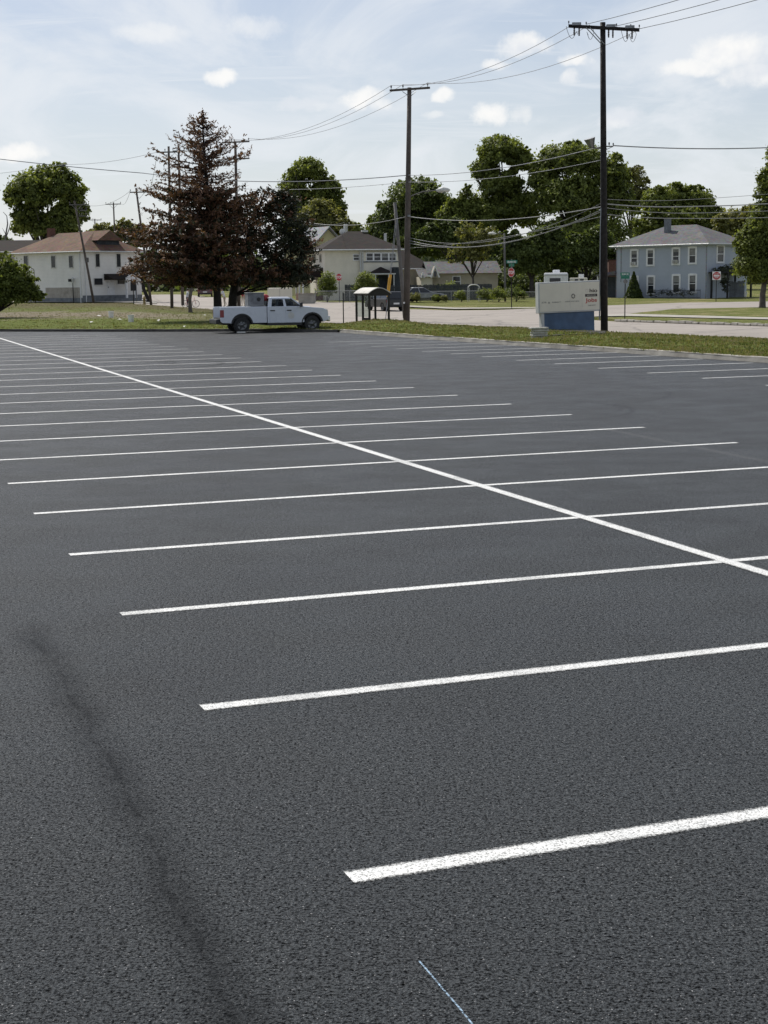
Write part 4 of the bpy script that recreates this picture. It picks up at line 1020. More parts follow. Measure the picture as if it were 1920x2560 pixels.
for i, (px, w, h, Zs, m_) in enumerate([(1035, 16, 18, 158, 'leaf_olive'), (1090, 10, 14, 158, 'leaf_mid'), (1110, 8, 12, 158, 'leaf_olive'), (1150, 14, 22, 159, 'leaf_mid'), (1215, 22, 26, 158, 'leaf_mid'), (1245, 18, 30, 156, 'leaf_mid'), (1290, 24, 30, 157, 'leaf_deep'), (1128, 24, 40, 168, 'leaf_mid'), (1100, 26, 32, 169, 'leaf_deep')]):
    yb = 720+ (2.4-tz(Zs))*F/Zs - 20
    yb = 706-(px-960)*.0124+(2.4-tz(Zs))*F/Zs
    lab = ['straggly olive weed clump at the fence foot right of the bare pole', 'small green weed clump by the wooden fence, left of two', 'small olive weed clump by the wooden fence, right of two', 'vine climbing the wooden fence left of the white arbor', 'leafy bush right of the white arbor', 'tall leafy bush at the foot of the grey lamp pole', 'dark bush behind the stop sign post', 'green shrub leaning over the fence before the tan house', 'dark shrub behind the fence under the white-trimmed gable'][i]
    shrub(lab, px, 0, [(px, yb-h*.55, w, h*.55), (px+w*.4, yb-h*.35, w*.6, h*.4)], m_, 70+i, 70, .14, Z=Zs)

# undergrowth below the big trees
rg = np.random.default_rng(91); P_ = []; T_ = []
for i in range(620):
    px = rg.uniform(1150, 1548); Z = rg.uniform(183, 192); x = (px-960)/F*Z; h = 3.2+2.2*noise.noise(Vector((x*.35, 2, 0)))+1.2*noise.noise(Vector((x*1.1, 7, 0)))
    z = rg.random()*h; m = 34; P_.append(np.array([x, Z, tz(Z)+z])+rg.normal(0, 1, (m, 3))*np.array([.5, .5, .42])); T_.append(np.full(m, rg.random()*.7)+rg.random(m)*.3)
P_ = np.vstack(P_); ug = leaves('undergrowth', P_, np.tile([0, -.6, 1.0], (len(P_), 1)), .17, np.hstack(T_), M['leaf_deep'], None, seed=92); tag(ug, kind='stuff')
# distant wood closing the horizon
rg = np.random.default_rng(77); P_ = []; T_ = []
for i in range(1500):
    x = rg.uniform(-140, 150); y = rg.uniform(300, 330); h = 7+3*noise.noise(Vector((x*.03, 0, 0)))+3.0*noise.noise(Vector((x*.11, 3, 0)))
    m = 14; z = rg.random()*h; q = np.array([x, y, 1.2+z])+rg.normal(0, 1, (m, 3))*np.array([1.5, 1, .9]); P_.append(q); T_.append(np.full(m, rg.random()))
P_ = np.vstack(P_); wd = leaves('distant_wood', P_, np.tile([0, -1, 1.0], (len(P_), 1)), .8, np.hstack(T_), M['leaf_deep'], None, seed=5); tag(wd, kind='stuff')

# ------------------------------------------------------------------ pickup
def arch(xc, r, z0, n=10):
    a0 = math.asin(min(1, (z0-.42)/r)); pts = []
    for i in range(n+1):
        a = math.pi-a0 - (math.pi-2*a0)*i/n
        pts.append((xc+r*math.cos(a), .42+r*math.sin(a)))
    return pts
def wheel(parent, x, y, r, side, w=.26, name='wheel'):
    e = bpy.data.objects.new(name, None); COL.objects.link(e); e.parent = parent; e.location = (x, y, r)
    mb = MB(); h = w/2
    mb.lathe([(r*.62, -h), (r*.93, -h), (r, -h*.7), (r, h*.7), (r*.93, h), (r*.62, h), (r*.62, -h)], n=24, axis='y'); mb.build('tyre', M['rubber'], e, smooth=False)
    mb = MB(); s_ = side
    mb.lathe([(r*.63, h*.9*s_), (r*.58, h*.55*s_), (r*.2, h*.45*s_), (r*.19, h*.75*s_), (0, h*.78*s_)], n=20, axis='y')
    mb.build('rim', M['rim_grey'], e, smooth=True)
    mb = MB()
    for i in range(6):
        a = i*math.pi/3+.2; ca, sa = math.cos(a), math.sin(a); R_ = r*.45
        mb.lathe([(0, .0), (r*.09, 0), (r*.09, .012), (0, .012)], c=(ca*R_*.9, (h*.56 if s_ > 0 else -h*.56-.012), sa*R_*.9), n=8, axis='y')
    mb.build('rim_hole', M['black_plastic'], e); return e
g_ = ground(695, 831); HEAD = math.radians(17)
PK = thing('pickup_truck', 'white crew-cab pickup truck with an open bed end parked at the lot edge', 'pickup truck', (0, 0, 0), HEAD)
# local: x forward (0 = bed rear), y left, z up ; near side = -y
WH, RX, FX = .98, 1.13, 4.86
PK.location = g_ - Vector((math.cos(HEAD)*2.9+math.sin(HEAD)*WH, math.sin(HEAD)*2.9-math.cos(HEAD)*WH-.1, 0)); PK.location.z = 0; PK.scale = (.965, .965, .965)
tw = M['truck_white']
def side_poly():
    p = [(0, .62), (0, 1.30), (.04, 1.34), (2.44, 1.34), (2.44, .50)]
    return p + [(RX+.56, .50)] + arch(RX, .52, .50)[::-1] + [(RX-.56, .50), (.1, .52)]
for sd in (-1, 1):
    mb = MB(); ya, yb = (sd*WH, sd*(WH-.09)); mb.prism(side_poly(), min(ya, yb), max(ya, yb)); mb.build('bed_side', tw, PK, bevel=.025)
mb = MB(); mb.box(.02, 2.42, -WH+.1, WH-.1, .72, .78); mb.box(2.36, 2.42, -WH+.1, WH-.1, .78, 1.3); mb.box(RX-.5, RX+.5, -WH+.1, -WH+.34, .78, 1.02); mb.box(RX-.5, RX+.5, WH-.34, WH-.1, .78, 1.02)
mb.build('bed', M['black_plastic'], PK)
for sd in (-1, 1):
    for xc in (RX, FX):
        mb = MB(); y0, y1 = sorted((sd*(WH-.40), sd*(WH-.36))); mb.box(xc-.56, xc+.56, y0, y1, .42, 1.0)
        y0, y1 = sorted((sd*(WH-.36), sd*(WH-.03)))
        pts = arch(xc, .515, .50, 10); pin = arch(xc, .49, .50, 10); mb.prism(pts+pin[::-1], y0, y1); mb.build('wheel_well', M['black_plastic'], PK)
fr_ = [(2.47, .48), (2.47, 1.30), (2.50, 1.335), (4.30, 1.335), (4.42, 1.31), (5.45, 1.22), (5.66, 1.12), (5.72, .95), (5.72, .62), (5.55, .52), (FX+.56, .50)] + arch(FX, .53, .50)[::-1] + [(FX-.56, .48)]
mb = MB(); mb.prism(fr_, -WH, WH); mb.build('body', tw, PK, bevel=.05)
mb = MB(); mb.box(2.47, 4.3, -WH+.02, WH-.02, .36, .475); mb.box(.2, 5.3, -.5, .5, .42, .60); mb.box(.3, 2.4, -.8, .8, .50, .68); mb.build('chassis', M['black_plastic'], PK)
# doors: thin proud skins with handles
def door(x0, x1, zt, nm, hx, sd):
    y0, y1 = sorted((sd*(WH-.004), sd*(WH+.012)))
    mb = MB(); mb.box(x0, x1, y0, y1, .50, zt); d = mb.build(nm, tw, PK, bevel=.008)
    mb = MB(); y2, y3 = sorted((sd*(WH+.012), sd*(WH+.045))); mb.box(hx, hx+.24, y2, y3, 1.10, 1.15); mb.build('handle', M['black_plastic'], d)
for sd in (-1, 1):
    door(2.56, 3.42, 1.325, 'rear_door', 2.62, sd); door(3.435, 4.42, 1.315, 'front_door', 3.5, sd)
    y0, y1 = sorted((sd*(WH-.01), sd*(WH+.015)))
    mb = MB()
    for (a, r_) in ((RX, .58), (FX, .59)):
        pts = [(x, z) for x, z in arch(a, r_, .52, 14)]; pin = [(x, z) for x, z in arch(a, r_-.07, .52, 14)]
        mb.prism(pts+pin[::-1], y0, y1)
    mb.build('wheel_arch_trim', M['black_plastic'], PK)
    y0, y1 = sorted((sd*(WH-.05), sd*(WH+.008)))
    mb = MB(); mb.box(-.015, .2, y0, y1, .80, 1.20); mb.build('tail_light', M['tail_red'], PK, bevel=.03)
    mb = MB(); y0, y1 = sorted((sd*(WH-.34), sd*(WH-.005))); mb.hexa([(5.45, y0, .86), (5.735, y0, .86), (5.735, y1, .86), (5.45, y1, .86), (5.45, y0, 1.14), (5.70, y0, 1.14), (5.66, y1, 1.12), (5.42, y1, 1.14)]); mb.build('headlight', M['lamp_clear'], PK, bevel=.02)
    mb = MB(); yc = sd*(WH+.13); mb.box(4.18, 4.30, yc-.12, yc+.10, 1.30, 1.52); mb.tube([(4.25, sd*WH*.96, 1.32), (4.24, yc, 1.36)], .03, 6); mb.build('wing_mirror', M['black_plastic'], PK, bevel=.02)
    wheel(PK, RX, sd*(WH-.16), .42, sd, .27); wheel(PK, FX, sd*(WH-.16), .42, sd, .27)
# cab greenhouse
BZ, TZ_ = 1.325, 1.775; bi, ti = .92, .78
def gq(x0, x1, x2, x3, z0=BZ, z1=TZ_, sd=-1, d=0.0):  # bottom x0..x1, top x2..x3 on the side wall
    f = lambda z: bi+(ti-bi)*(z-BZ)/(TZ_-BZ)+d
    return [(x0, sd*f(z0), z0), (x1, sd*f(z0), z0), (x3, sd*f(z1), z1), (x2, sd*f(z1), z1)]
def pil(nm, a, sd):
    o_ = gq(*a, sd=sd, d=.0); i_ = gq(*a, sd=sd, d=-.06)
    mb = MB(); mb.hexa(o_+i_); return mb.build(nm, tw, PK)
for sd in (-1, 1):
    pil('roof_pillar', (2.50, 2.70, 2.62, 2.78), sd); pil('roof_pillar', (3.36, 3.50, 3.33, 3.43), sd); pil('roof_pillar', (4.28, 4.42, 3.72, 3.80), sd)
    mb = MB(); mb.hexa(gq(2.76, 3.74, 2.74, 3.76, TZ_-.07, TZ_, sd, .002)+gq(2.76, 3.74, 2.74, 3.76, TZ_-.07, TZ_, sd, -.06)); mb.build('roof_rail', tw, PK)
    for a in ((2.70, 3.36, 2.78, 3.33), (3.50, 4.28, 3.43, 3.72)):
        pyd('side_window', gq(*a, sd=sd, d=-.03), [(0, 1, 2, 3)], M['glass_tint'], PK)
mb = MB(); mb.hexa([(2.60, -ti, TZ_-.02), (3.80, -ti, TZ_-.02), (3.80, ti, TZ_-.02), (2.60, ti, TZ_-.02), (2.72, -ti+.1, TZ_+.045), (3.62, -ti+.1, TZ_+.045), (3.62, ti-.1, TZ_+.045), (2.72, ti-.1, TZ_+.045)]); mb.build('roof', tw, PK, bevel=.03)
pyd('windscreen', [(4.40, -bi+.07, BZ), (4.40, bi-.07, BZ), (3.78, ti-.05, TZ_), (3.78, -ti+.05, TZ_)], [(0, 1, 2, 3)], M['glass_tint'], PK)
pyd('rear_window', [(2.52, -bi+.1, BZ+.06), (2.52, bi-.1, BZ+.06), (2.62, ti-.06, TZ_-.04), (2.62, -ti+.06, TZ_-.04)], [(0, 1, 2, 3)], M['glass_tint'], PK)
mb = MB()
for (x, y) in ((3.55, -.42), (3.55, .42)):
    mb.box(x-.12, x+.02, y-.24, y+.24, 1.0, 1.55); mb.box(x-.13, x-.03, y-.12, y+.12, 1.58, 1.76)
mb.box(2.75, 2.9, -.75, .75, 1.0, 1.5); mb.box(4.1, 4.38, -.85, .85, 1.2, 1.40)
mb.build('seats', M['interior'], PK, bevel=.03)
mb = MB(); mb.tube([(3.98+.09*math.sin(a), .42+.19*math.cos(a), 1.40+.17*math.sin(a)) for a in np.linspace(0, 2*math.pi, 17)], .016, 6, False); mb.build('steering_wheel', M['black_plastic'], PK)
mb = MB(); mb.box(5.70, 5.84, -WH+.02, WH-.02, .52, .80); mb.build('front_bumper', M['chrome'], PK, bevel=.04)
mb = MB(); mb.box(5.70, 5.75, -.62, .62, .84, 1.12); mb.build('front_grille', M['black_plastic'], PK, bevel=.01)
mb = MB(); mb.box(-.22, -.02, -WH+.05, WH-.05, .48, .70); mb.build('rear_bumper', M['black_plastic'], PK, bevel=.03)
mb = MB(); mb.box(-.2, .0, -WH+.08, WH-.08, .703, .725); mb.build('bumper_step', M['rim_grey'], PK)
mb = MB(); mb.box(-.215, -.201, -.17, .17, .55, .66); mb.build('number_plate', M['sign_white'], PK)
mb = MB(); mb.lathe([(0, 0), (.17, 0), (.15, .01), (0, .012)], c=(3.72, -WH-.026, .86), n=14, axis='y'); mb.build('door_emblem', M['offwhite'], PK)
mb = MB(); mb.hexa([(4.45, -.5, 1.30), (4.9, -.5, 1.27), (4.9, .5, 1.27), (4.45, .5, 1.30), (4.45, -.45, 1.335), (4.85, -.42, 1.31), (4.85, .42, 1.31), (4.45, .45, 1.335)]); mb.build('hood_scoop', tw, PK, bevel=.02)
def on_truck(x, y, z):
    c, s_ = math.cos(HEAD), math.sin(HEAD); return Vector((PK.location.x+c*x-s_*y, PK.location.y+s_*x+c*y, PK.location.z+z))
t = thing('equipment_box', 'grey weathered steel equipment box standing in the pickup bed behind the cab', 'box', on_truck(1.9, -.25, .785), HEAD)
mb = MB(); mb.box(-.42, .40, -.4, .4, 0, 1.16); mb.build('case', M['grey_box'], t, bevel=.02)
mb = MB(); mb.box(-.44, .42, -.42, .42, 1.161, 1.2); mb.build('lid', M['steel'], t, bevel=.01)
mb = MB(); mb.lathe([(0, -.02), (.1, -.02), (.1, 0), (0, 0)], c=(.12, -.401, .86), n=14, axis='y'); mb.build('port', M['black_plastic'], t)
mb = MB(); mb.box(-.41, .39, -.415, -.401, .55, .6); mb.box(-.41, .39, -.415, -.401, .1, .14); mb.build('rib', M['steel'], t)
t = thing('tarp_bundle', 'rounded red tarp bundle strapped on the box behind the pickup cab', 'tarp', on_truck(2.44, -.1, 1.34), HEAD)
mb = MB(); mb.lathe([(0, .36), (.1, .355), (.19, .31), (.24, .22), (.25, .08), (.22, 0), (0, 0)], n=14); o = mb.build('cover', M['red_tarp'], t, smooth=True); o.location.z = .2
mb = MB(); mb.box(-.06, .06, -.3, .3, 0, .22); mb.build('rack', M['steel'], t)

# ------------------------------------------------------------------ cars beyond
def car(name, label, cat, loc, rz, mat, L=4.7, W_=1.82, H_=1.46, suv=False, group=None):
    t = thing(name, label, cat, loc, rz, group); w = W_/2; r = .33; fx, rx_2 = L-.9, .85
    def ar(xc): return [(xc+.37*math.cos(a), .33+.37*math.sin(a)) for a in np.linspace(.0, math.pi, 9)]
    belt = .92 if not suv else 1.02
    prof = [(.06, .30), (0, .50), (.03, belt-.06), (.12, belt), (L-1.35, belt), (L-.35, belt-.16), (L-.04, belt-.30), (L, .45), (L-.05, .30)] + ar(fx) + ar(rx_2)
    mb = MB(); mb.prism(prof, -w, w); mb.build('body', mat, t, bevel=.06)
    g0, g1, g2, g3 = (.35, .95, L-2.3, L-1.45) if not suv else (.08, .25, L-2.2, L-1.5)
    T_ = H_; wi = w-.24
    mb = MB(); mb.hexa([(g0, -w+.07, belt-.01), (g3, -w+.07, belt-.01), (g3, w-.07, belt-.01), (g0, w-.07, belt-.01), (g1, -wi, T_-.05), (g2, -wi, T_-.05), (g2, wi, T_-.05), (g1, wi, T_-.05)]); mb.build('glass', M['pane'], t, bevel=.03)
    mb = MB(); mb.hexa([(g1-.05, -wi-.015, T_-.06), (g2+.05, -wi-.015, T_-.06), (g2+.05, wi+.015, T_-.06), (g1-.05, wi+.015, T_-.06), (g1+.1, -wi+.08, T_), (g2-.1, -wi+.08, T_), (g2-.1, wi-.08, T_), (g1+.1, wi-.08, T_)]); mb.build('roof', mat, t, bevel=.02)
    for sd in (-1, 1):
        mb = MB()
        for (xb, xt) in ((g0, g1), ((g0+g3)/2, (g1+g2)/2), (g3, g2)):
            mb.hexa([(xb-.05, sd*(w-.06), belt-.02), (xb+.05, sd*(w-.06), belt-.02), (xb+.05, sd*(w-.1), belt-.02), (xb-.05, sd*(w-.1), belt-.02), (xt-.05, sd*(wi+.012), T_-.05), (xt+.05, sd*(wi+.012), T_-.05), (xt+.05, sd*(wi-.03), T_-.05), (xt-.05, sd*(wi-.03), T_-.05)])
        mb.build('pillar', mat, t)
        y0, y1 = sorted((sd*(w-.32), sd*(w-.02)))
        mb = MB(); mb.box(-.012, .08, y0, y1, belt-.3, belt-.12); mb.build('tail_light', M['tail_red'], t, bevel=.01)
        mb = MB(); mb.box(L-.16, L+.008, y0, y1, belt-.38, belt-.24); mb.build('headlight', M['lamp_clear'], t, bevel=.01)
        mb = MB(); mb.box(L-1.75, L-1.63, *sorted((sd*(w-.02), sd*(w+.16))), belt-.02, belt+.12); mb.build('wing_mirror', mat, t, bevel=.02)
        wheel(t, fx, sd*(w-.12), r, sd, .22); wheel(t, rx_2, sd*(w-.12), r, sd, .22)
    mb = MB(); mb.box(-.02, -.005, -.26, .26, .55, .68); mb.build('number_plate', M['sign_white'], t)
    mb = MB(); mb.box(-.03, .06, -w+.1, w-.1, .34, .48); mb.build('rear_bumper', M['black_plastic'], t, bevel=.02)
    return t
c = ground(1002, 777.5); c.x -= .35
car('parked_car', 'black car seen from behind in the side street beside the bus shelter', 'car', c+Vector((0, .2, 0)), math.radians(90+24), M['car_black'], 4.5, 1.85, 1.60, True)
c = ground(513, 742.3); car('parked_car', 'dark red car glimpsed from behind under the conifers', 'car', c, math.radians(96), M['car_maroon'], 4.6, 1.9, 1.55, True)
c = ground(356, 735.5); car('parked_car', 'black car far down the street between the white house and the hydrant', 'car', c, math.radians(165), M['car_black'], 4.6, 1.8, 1.42)
Z = 159; c = at(1036, 740, Z); c.z = tz(Z); car('parked_car', 'grey car parked at the wooden fence behind the bare pole', 'car', c+Vector((-1.2, .0, 0)), math.radians(8), M['steel'], 4.4, 1.75, 1.45)

# white box trailer
Z = 141; a = at(669, 740, Z); b_ = at(730, 740, Z); T_ = None; t = thing('cargo_trailer', 'long white box trailer parked behind the pickup cab', 'trailer', (a.x, Z, tz(Z)), math.radians(3))
w_ = b_.x-a.x; mb = MB(); mb.box(0, w_, 0, 4.5, .45, at(700, 720, Z).z-tz(Z)); mb.build('body', M['sign_cream'], t, bevel=.04)
mb = MB(); mb.box(.1, w_-.1, .1, 4.3, .3, .448); mb.build('frame', M['black_plastic'], t); wheel(t, .25, .9, .33, -1, .2); wheel(t, w_-.25, .9, .33, 1, .2)
mb = MB(); mb.box(w_*.5-.01, w_*.5+.01, -.012, -.002, .5, 1.9); mb.build('door_seam', M['steel'], t)

# motorhome behind the sign
Z = 150; a = at(1360, 700, Z); b_ = at(1419, 700, Z); zt = at(1390, 682, Z).z-tz(Z)
t = thing('motorhome', 'white motorhome seen end-on above the jobs sign', 'motorhome', (a.x, Z, tz(Z)), math.radians(-7)); w_ = b_.x-a.x
mb = MB(); mb.box(0, w_, 0, 7.5, .6, zt); mb.build('body', M['white_paint'], t, bevel=.12)
mb = MB(); mb.box(.1, w_-.1, .2, 7.3, .3, .598); mb.build('chassis', M['black_plastic'], t)
r0_, r1_ = at(1374, 704, Z), at(1401, 695, Z); mb = MB(); mb.box(r0_.x-a.x, r1_.x-a.x, -.02, .03, r0_.z-tz(Z)-.05, r1_.z-tz(Z)); mb.build('rear_window', M['pane'], t, bevel=.01)
mb = MB(); mb.box(w_*.36, w_*.66, 1, 2, zt, zt+.28); mb.build('roof_air_conditioner', M['white_paint'], t, bevel=.06)
mb = MB(); mb.box(-.01, w_+.01, -.03, .02, zt-.28, zt-.16); mb.build('trim_band', M['sign_grey'], t)
for x in (.2, w_-.2): wheel(t, x, 1.8, .38, -1 if x < 1 else 1, .26)
Z = 156; a = at(1424, 700, Z); b_ = at(1468, 700, Z); zt = at(1440, 692, Z).z-tz(Z)
t = thing('camper_trailer', 'cream camper trailer with two small windows right of the motorhome', 'trailer', (a.x, Z, tz(Z)), math.radians(-8)); w_ = b_.x-a.x
mb = MB(); mb.box(0, w_, 0, 2.6, .5, zt-.1); mb.build('body', M['sign_cream'], t, bevel=.08)
for (x0, x1) in ((1437, 1445), (1450, 1459)):
    p0, p1 = at(x0, 703, Z), at(x1, 697.5, Z); mb = MB(); mb.box(p0.x-a.x, p1.x-a.x, -.02, .02, p0.z-tz(Z)-.1, p1.z-tz(Z)); mb.build('window', M['pane'], t)
mb = MB(); mb.box(w_*.5, w_*.8, .5, 1.2, zt-.1, zt+.25); mb.build('roof_vent', M['white_paint'], t, bevel=.03)
for x in (.5, w_-.5): wheel(t, x, .2, .33, -1, .2)

# ------------------------------------------------------------------ poles
TOPS = {}
def pole(name, label, bx, by, tx, ty, r0, r1, mat, group=None, Zp=None, cat='utility pole'):
    b = ground(bx, by) if Zp is None else at(bx, by, Zp)
    if Zp is not None: b.z = tz(Zp)
    top = at(tx, ty, b.y); t = thing(name, label, cat, b, 0, group); v = top-b
    mb = MB(); mb.tube([Vector((0, 0, -.4)), v*.33, v*.66, v], [r0, r0*.67+r1*.33, r0*.33+r1*.67, r1], 12); mb.build('shaft', M[mat], t, smooth=True)
    t['h'] = v.z; return t, b, v
def arm(t, b, p0, p1, Y, th=.055, mat='pole_wood', name='crossarm', dy=0.0):
    a = at(*p0, Y+dy)-b; c = at(*p1, Y-dy)-b; a.y -= .12; c.y -= .12; d = (c-a).normalized(); up = Vector((0, 0, 1)); o = d.cross(up).normalized()
    mb = MB(); mb.hexa([a-o*th-up*th, c-o*th-up*th, c+o*th-up*th, a+o*th-up*th, a-o*th+up*th, c-o*th+up*th, c+o*th+up*th, a+o*th+up*th]); mb.build(name, M[mat], t); return a, c
def insul(t, p, up=1, s_=1.0):
    mb = MB(); q = [(0, 0), (.02, .0), (.02, .1), (.06, .11), (.035, .15), (.065, .17), (.04, .21), (.05, .25), (0, .27)]
    mb.lathe([(r*s_, h*s_*up) for r, h in q], c=tuple(p), n=8); mb.build('insulator', M['ceramic'], t)

pA, bA, vA = pole('utility_pole', 'black creosoted utility pole with a heavy crossarm beside the jobs sign', 1511, 831, 1507, 56, .17, .12, 'creosote')
YA = bA.y
a, c_ = arm(pA, bA, (1421, 66), (1597, 76), YA, .07, 'creosote', dy=.5)
AR = lambda u: a.lerp(c_, u)
for u in (.08, .15, .50+.07, .63, .83, .90):
    p = AR(u)-Vector((0, 0, .07)); mb = MB(); mb.lathe([(.02, 0), (.045, -.03), (.03, -.08), (.045, -.12), (.03, -.17), (.045, -.21), (.03, -.26), (.04, -.31), (.015, -.34)], c=tuple(p), n=8); mb.tube([p-Vector((0, .06, .02)), p-Vector((.05, .09, .25))], .012, 5); mb.build('fuse_cutout', M['ceramic'], pA)
for u in (.11, .60, .865):
    p = AR(u); mb = MB(); mb.box(p.x-.2, p.x+.2, p.y-.13, p.y+.05, p.z+.04, p.z+.16); mb.build('bracket', M['steel'], pA)
for u in (.0, .25, .68, .88, 1.0): insul(pA, AR(u)+Vector((0, 0, .07)), 1, .6)
wp = lambda pts, nm='jumper_wire': (lambda mb: (mb.tube(pts, .012, 5, False), mb.build(nm, M['wire'], pA)))(MB())
for u, du in ((0.0, .13), (.38, -.1), (.78, .1), (.98, -.1)):
    p = AR(u); q = AR(min(1, max(0, u+du))); L_ = [p+Vector((-.1, .1, .0))] + [p.lerp(q, k_/6)+Vector((-.05, .1, -.1-.42*math.sin(math.pi*(k_+.5)/7))) for k_ in range(7)] + [q+Vector((0, 0, -.35))]
    wp(L_)
for o_ in (0, .18):
    p = at(1464+o_*55, 70, YA)-bA; q = at(1503+o_*38, 112, YA)-bA; mb = MB(); mb.tube([p-Vector((0, .12, 0)), q-Vector((0, .14, 0))], .022, 6); mb.build('brace', M['galv'], pA)
pl = at(1505, 372, YA)-bA; ph = at(1476, 366, YA)-bA
mb = MB(); mb.tube([pl, ph-Vector((0, 0, .05))], .025, 6); mb.build('lamp_arm', M['steel'], pA)
mb = MB(); mb.tube([ph+Vector((.06, 0, -.05)), ph+Vector((-.05, -.06, .35))], [.12, .27], 10); fl = mb.build('floodlight', M['steel'], pA)
p = at(1516, 366, YA)-bA; q = at(1533, 366, YA)-bA; mb = MB(); mb.tube([p, q], .03, 6); mb.tube([at(1516, 374, YA)-bA, q], .015, 5); mb.build('wire_bracket', M['steel'], pA); insul(pA, q, 1, .6); insul(pA, p.lerp(q, .4), 1, .7)
mb = MB(); mb.tube([at(1502.5, 520, YA)-bA-Vector((.0, .05, 0)), at(1502, 560, YA)-bA-Vector((.02, .05, 0)), at(1500, 800, YA)-bA-Vector((.03, .05, 0))], .03, 6); mb.build('conduit', M['steel'], pA)

pB, bB, vB = pole('utility_pole', 'tall brown utility pole with a plain T crossarm by the bus shelter', 1016, 804, 1023.5, 219, .21, .13, 'pole_wood')
YB = bB.y; a2, c2_ = arm(pB, bB, (975, 227), (1074, 220), YB, .06, dy=.6)
for u in (.03, .33, .95): insul(pB, a2.lerp(c2_, u)+Vector((0, 0, .06)), 1, .9)
for (x0, x1) in ((1006, 1021), (1040, 1028)): mb = MB(); mb.tube([at(x0, 229, YB)-bB-Vector((0, .1, 0)), at(x1, 240, YB)-bB-Vector((0, .12, 0))], .02, 5); mb.build('brace', M['galv'], pB)
def street_lamp(t, b, Y, p0, p1, s_=1.0):
    A_ = at(*p0, Y)-b; B_ = at(*p1, Y)-b; mb = MB(); mb.tube([A_, A_.lerp(B_, .5)+Vector((0, 0, .12)), B_], .035, 6); mb.build('lamp_arm', M['pole_grey'], t)
    d = Vector((1 if B_.x > A_.x else -1, 0, 0)); mb = MB()
    mb.tube([B_-d*.05, B_+d*.12, B_+d*.4+Vector((0, 0, .03)), B_+d*.72, B_+d*.8], [.05*s_, .13*s_, .19*s_, .12*s_, .03*s_], 10); lh = mb.build('lamp_head', M['offwhite'], t, smooth=True)
    mb = MB(); mb.lathe([(0, -.2*s_), (.1*s_, -.17*s_), (.15*s_, -.08*s_)], c=tuple(B_+d*.45), n=10); mb.build('lens', M['glass_clear'], lh)
street_lamp(pB, bB, YB, (1022, 492), (1092, 476))
p = at(1021, 540, YB)-bB; mb = MB(); mb.box(p.x-.05, p.x+.12, p.y-.3, p.y-.14, p.z-.06, p.z+.06); mb.build('cable_clamp', M['steel'], pB)
mb = MB(); p = at(1010, 757, YB)-bB; mb.lathe([(0, 0), (.06, 0), (.06, .05), (0, .05)], c=(p.x, p.y-.22, p.z), n=10, axis='y'); mb.build('pole_tag', M['sign_white'], pB)

pS, bS, vS = pole('utility_pole', 'leaning grey stub pole without a crossarm just left of the tall brown pole', 1013, 795, 987, 506, .14, .11, 'pole_grey')
GP = 'old utility poles along the street behind the conifers'
def tpole(label, base, top, arms, r0=.15, mat='pole_wood', Zp=None):
    t, b, v = pole('utility_pole', label, *base, *top, r0, r0*.65, mat, GP, Zp)
    E = []
    for (p0, p1) in arms:
        a_, c3 = arm(t, b, p0, p1, b.y, .055, 'pole_grey'); E.append((a_+b, c3+b))
        for u in (.03, .35, .97): insul(t, a_.lerp(c3, u)+Vector((0, 0, .05)), 1, .9)
    m_ = at((arms[0][0][0]+arms[0][1][0])/2, arms[0][0][1], b.y)-b
    for sg in (-1, 1): mb = MB(); mb.tube([m_+Vector((sg*.55, -.1, -.02)), m_+Vector((0, -.12, -.6))], .018, 5); mb.build('brace', M['galv'], t)
    return t, b, E
pC, bC, EC = tpole('utility pole with two crossarms behind the right shoulder of the brown conifer', (598, 783), (588, 353), [((555, 357), (624, 354)), ((566, 398), (624, 396))], .16)
pD, bD, ED = tpole('utility pole whose crossarm shows inside the left upper branches of the brown conifer', (430, 775), (421.5, 366), [((392, 381), (452, 380))], .15)
tpole('utility pole with a short crossarm just left of the spruce leader', (457, 763), (446, 361), [((432, 378), (462, 377))], .16)
pE, bE, EE = tpole('leaning utility pole left of the brown conifer with its foot by the hydrant', (379, 764), (340, 470), [((325, 481), (372, 480))], .14)
pF, bF, EF = tpole('small far utility pole against the sky left of the leaning one', (292, 716), (283.5, 506), [((264, 511), (303, 510))], .14, Zp=215)
tpole('tiniest utility pole rising just above the brown house roof', (240, 716), (237, 547), [((221, 550), (254, 550))], .14, Zp=270)
pH, bH, EH = tpole('leaning utility pole in front of the white house with the brown roof', (236, 759), (186, 502), [((174, 512), (211, 512)), ((200, 526), (217, 526)), ((199, 540), (217, 540))], .14)
mb = MB(); q = at(219, 650, bH.y)-bH; mb.box(q.x-.15, q.x+.15, q.y-.3, q.y-.1, q.z-.25, q.z+.25); mb.build('meter_box', M['pole_grey'], pH)
pL, bL, vL = pole('street_light', 'slender grey street light pole with a white lamp beside the stop sign at the trees', 1263, 735, 1261, 583, .12, .08, 'pole_grey', cat='street light', Zp=158)
street_lamp(pL, bL, bL.y, (1261, 588), (1240, 584), .8)
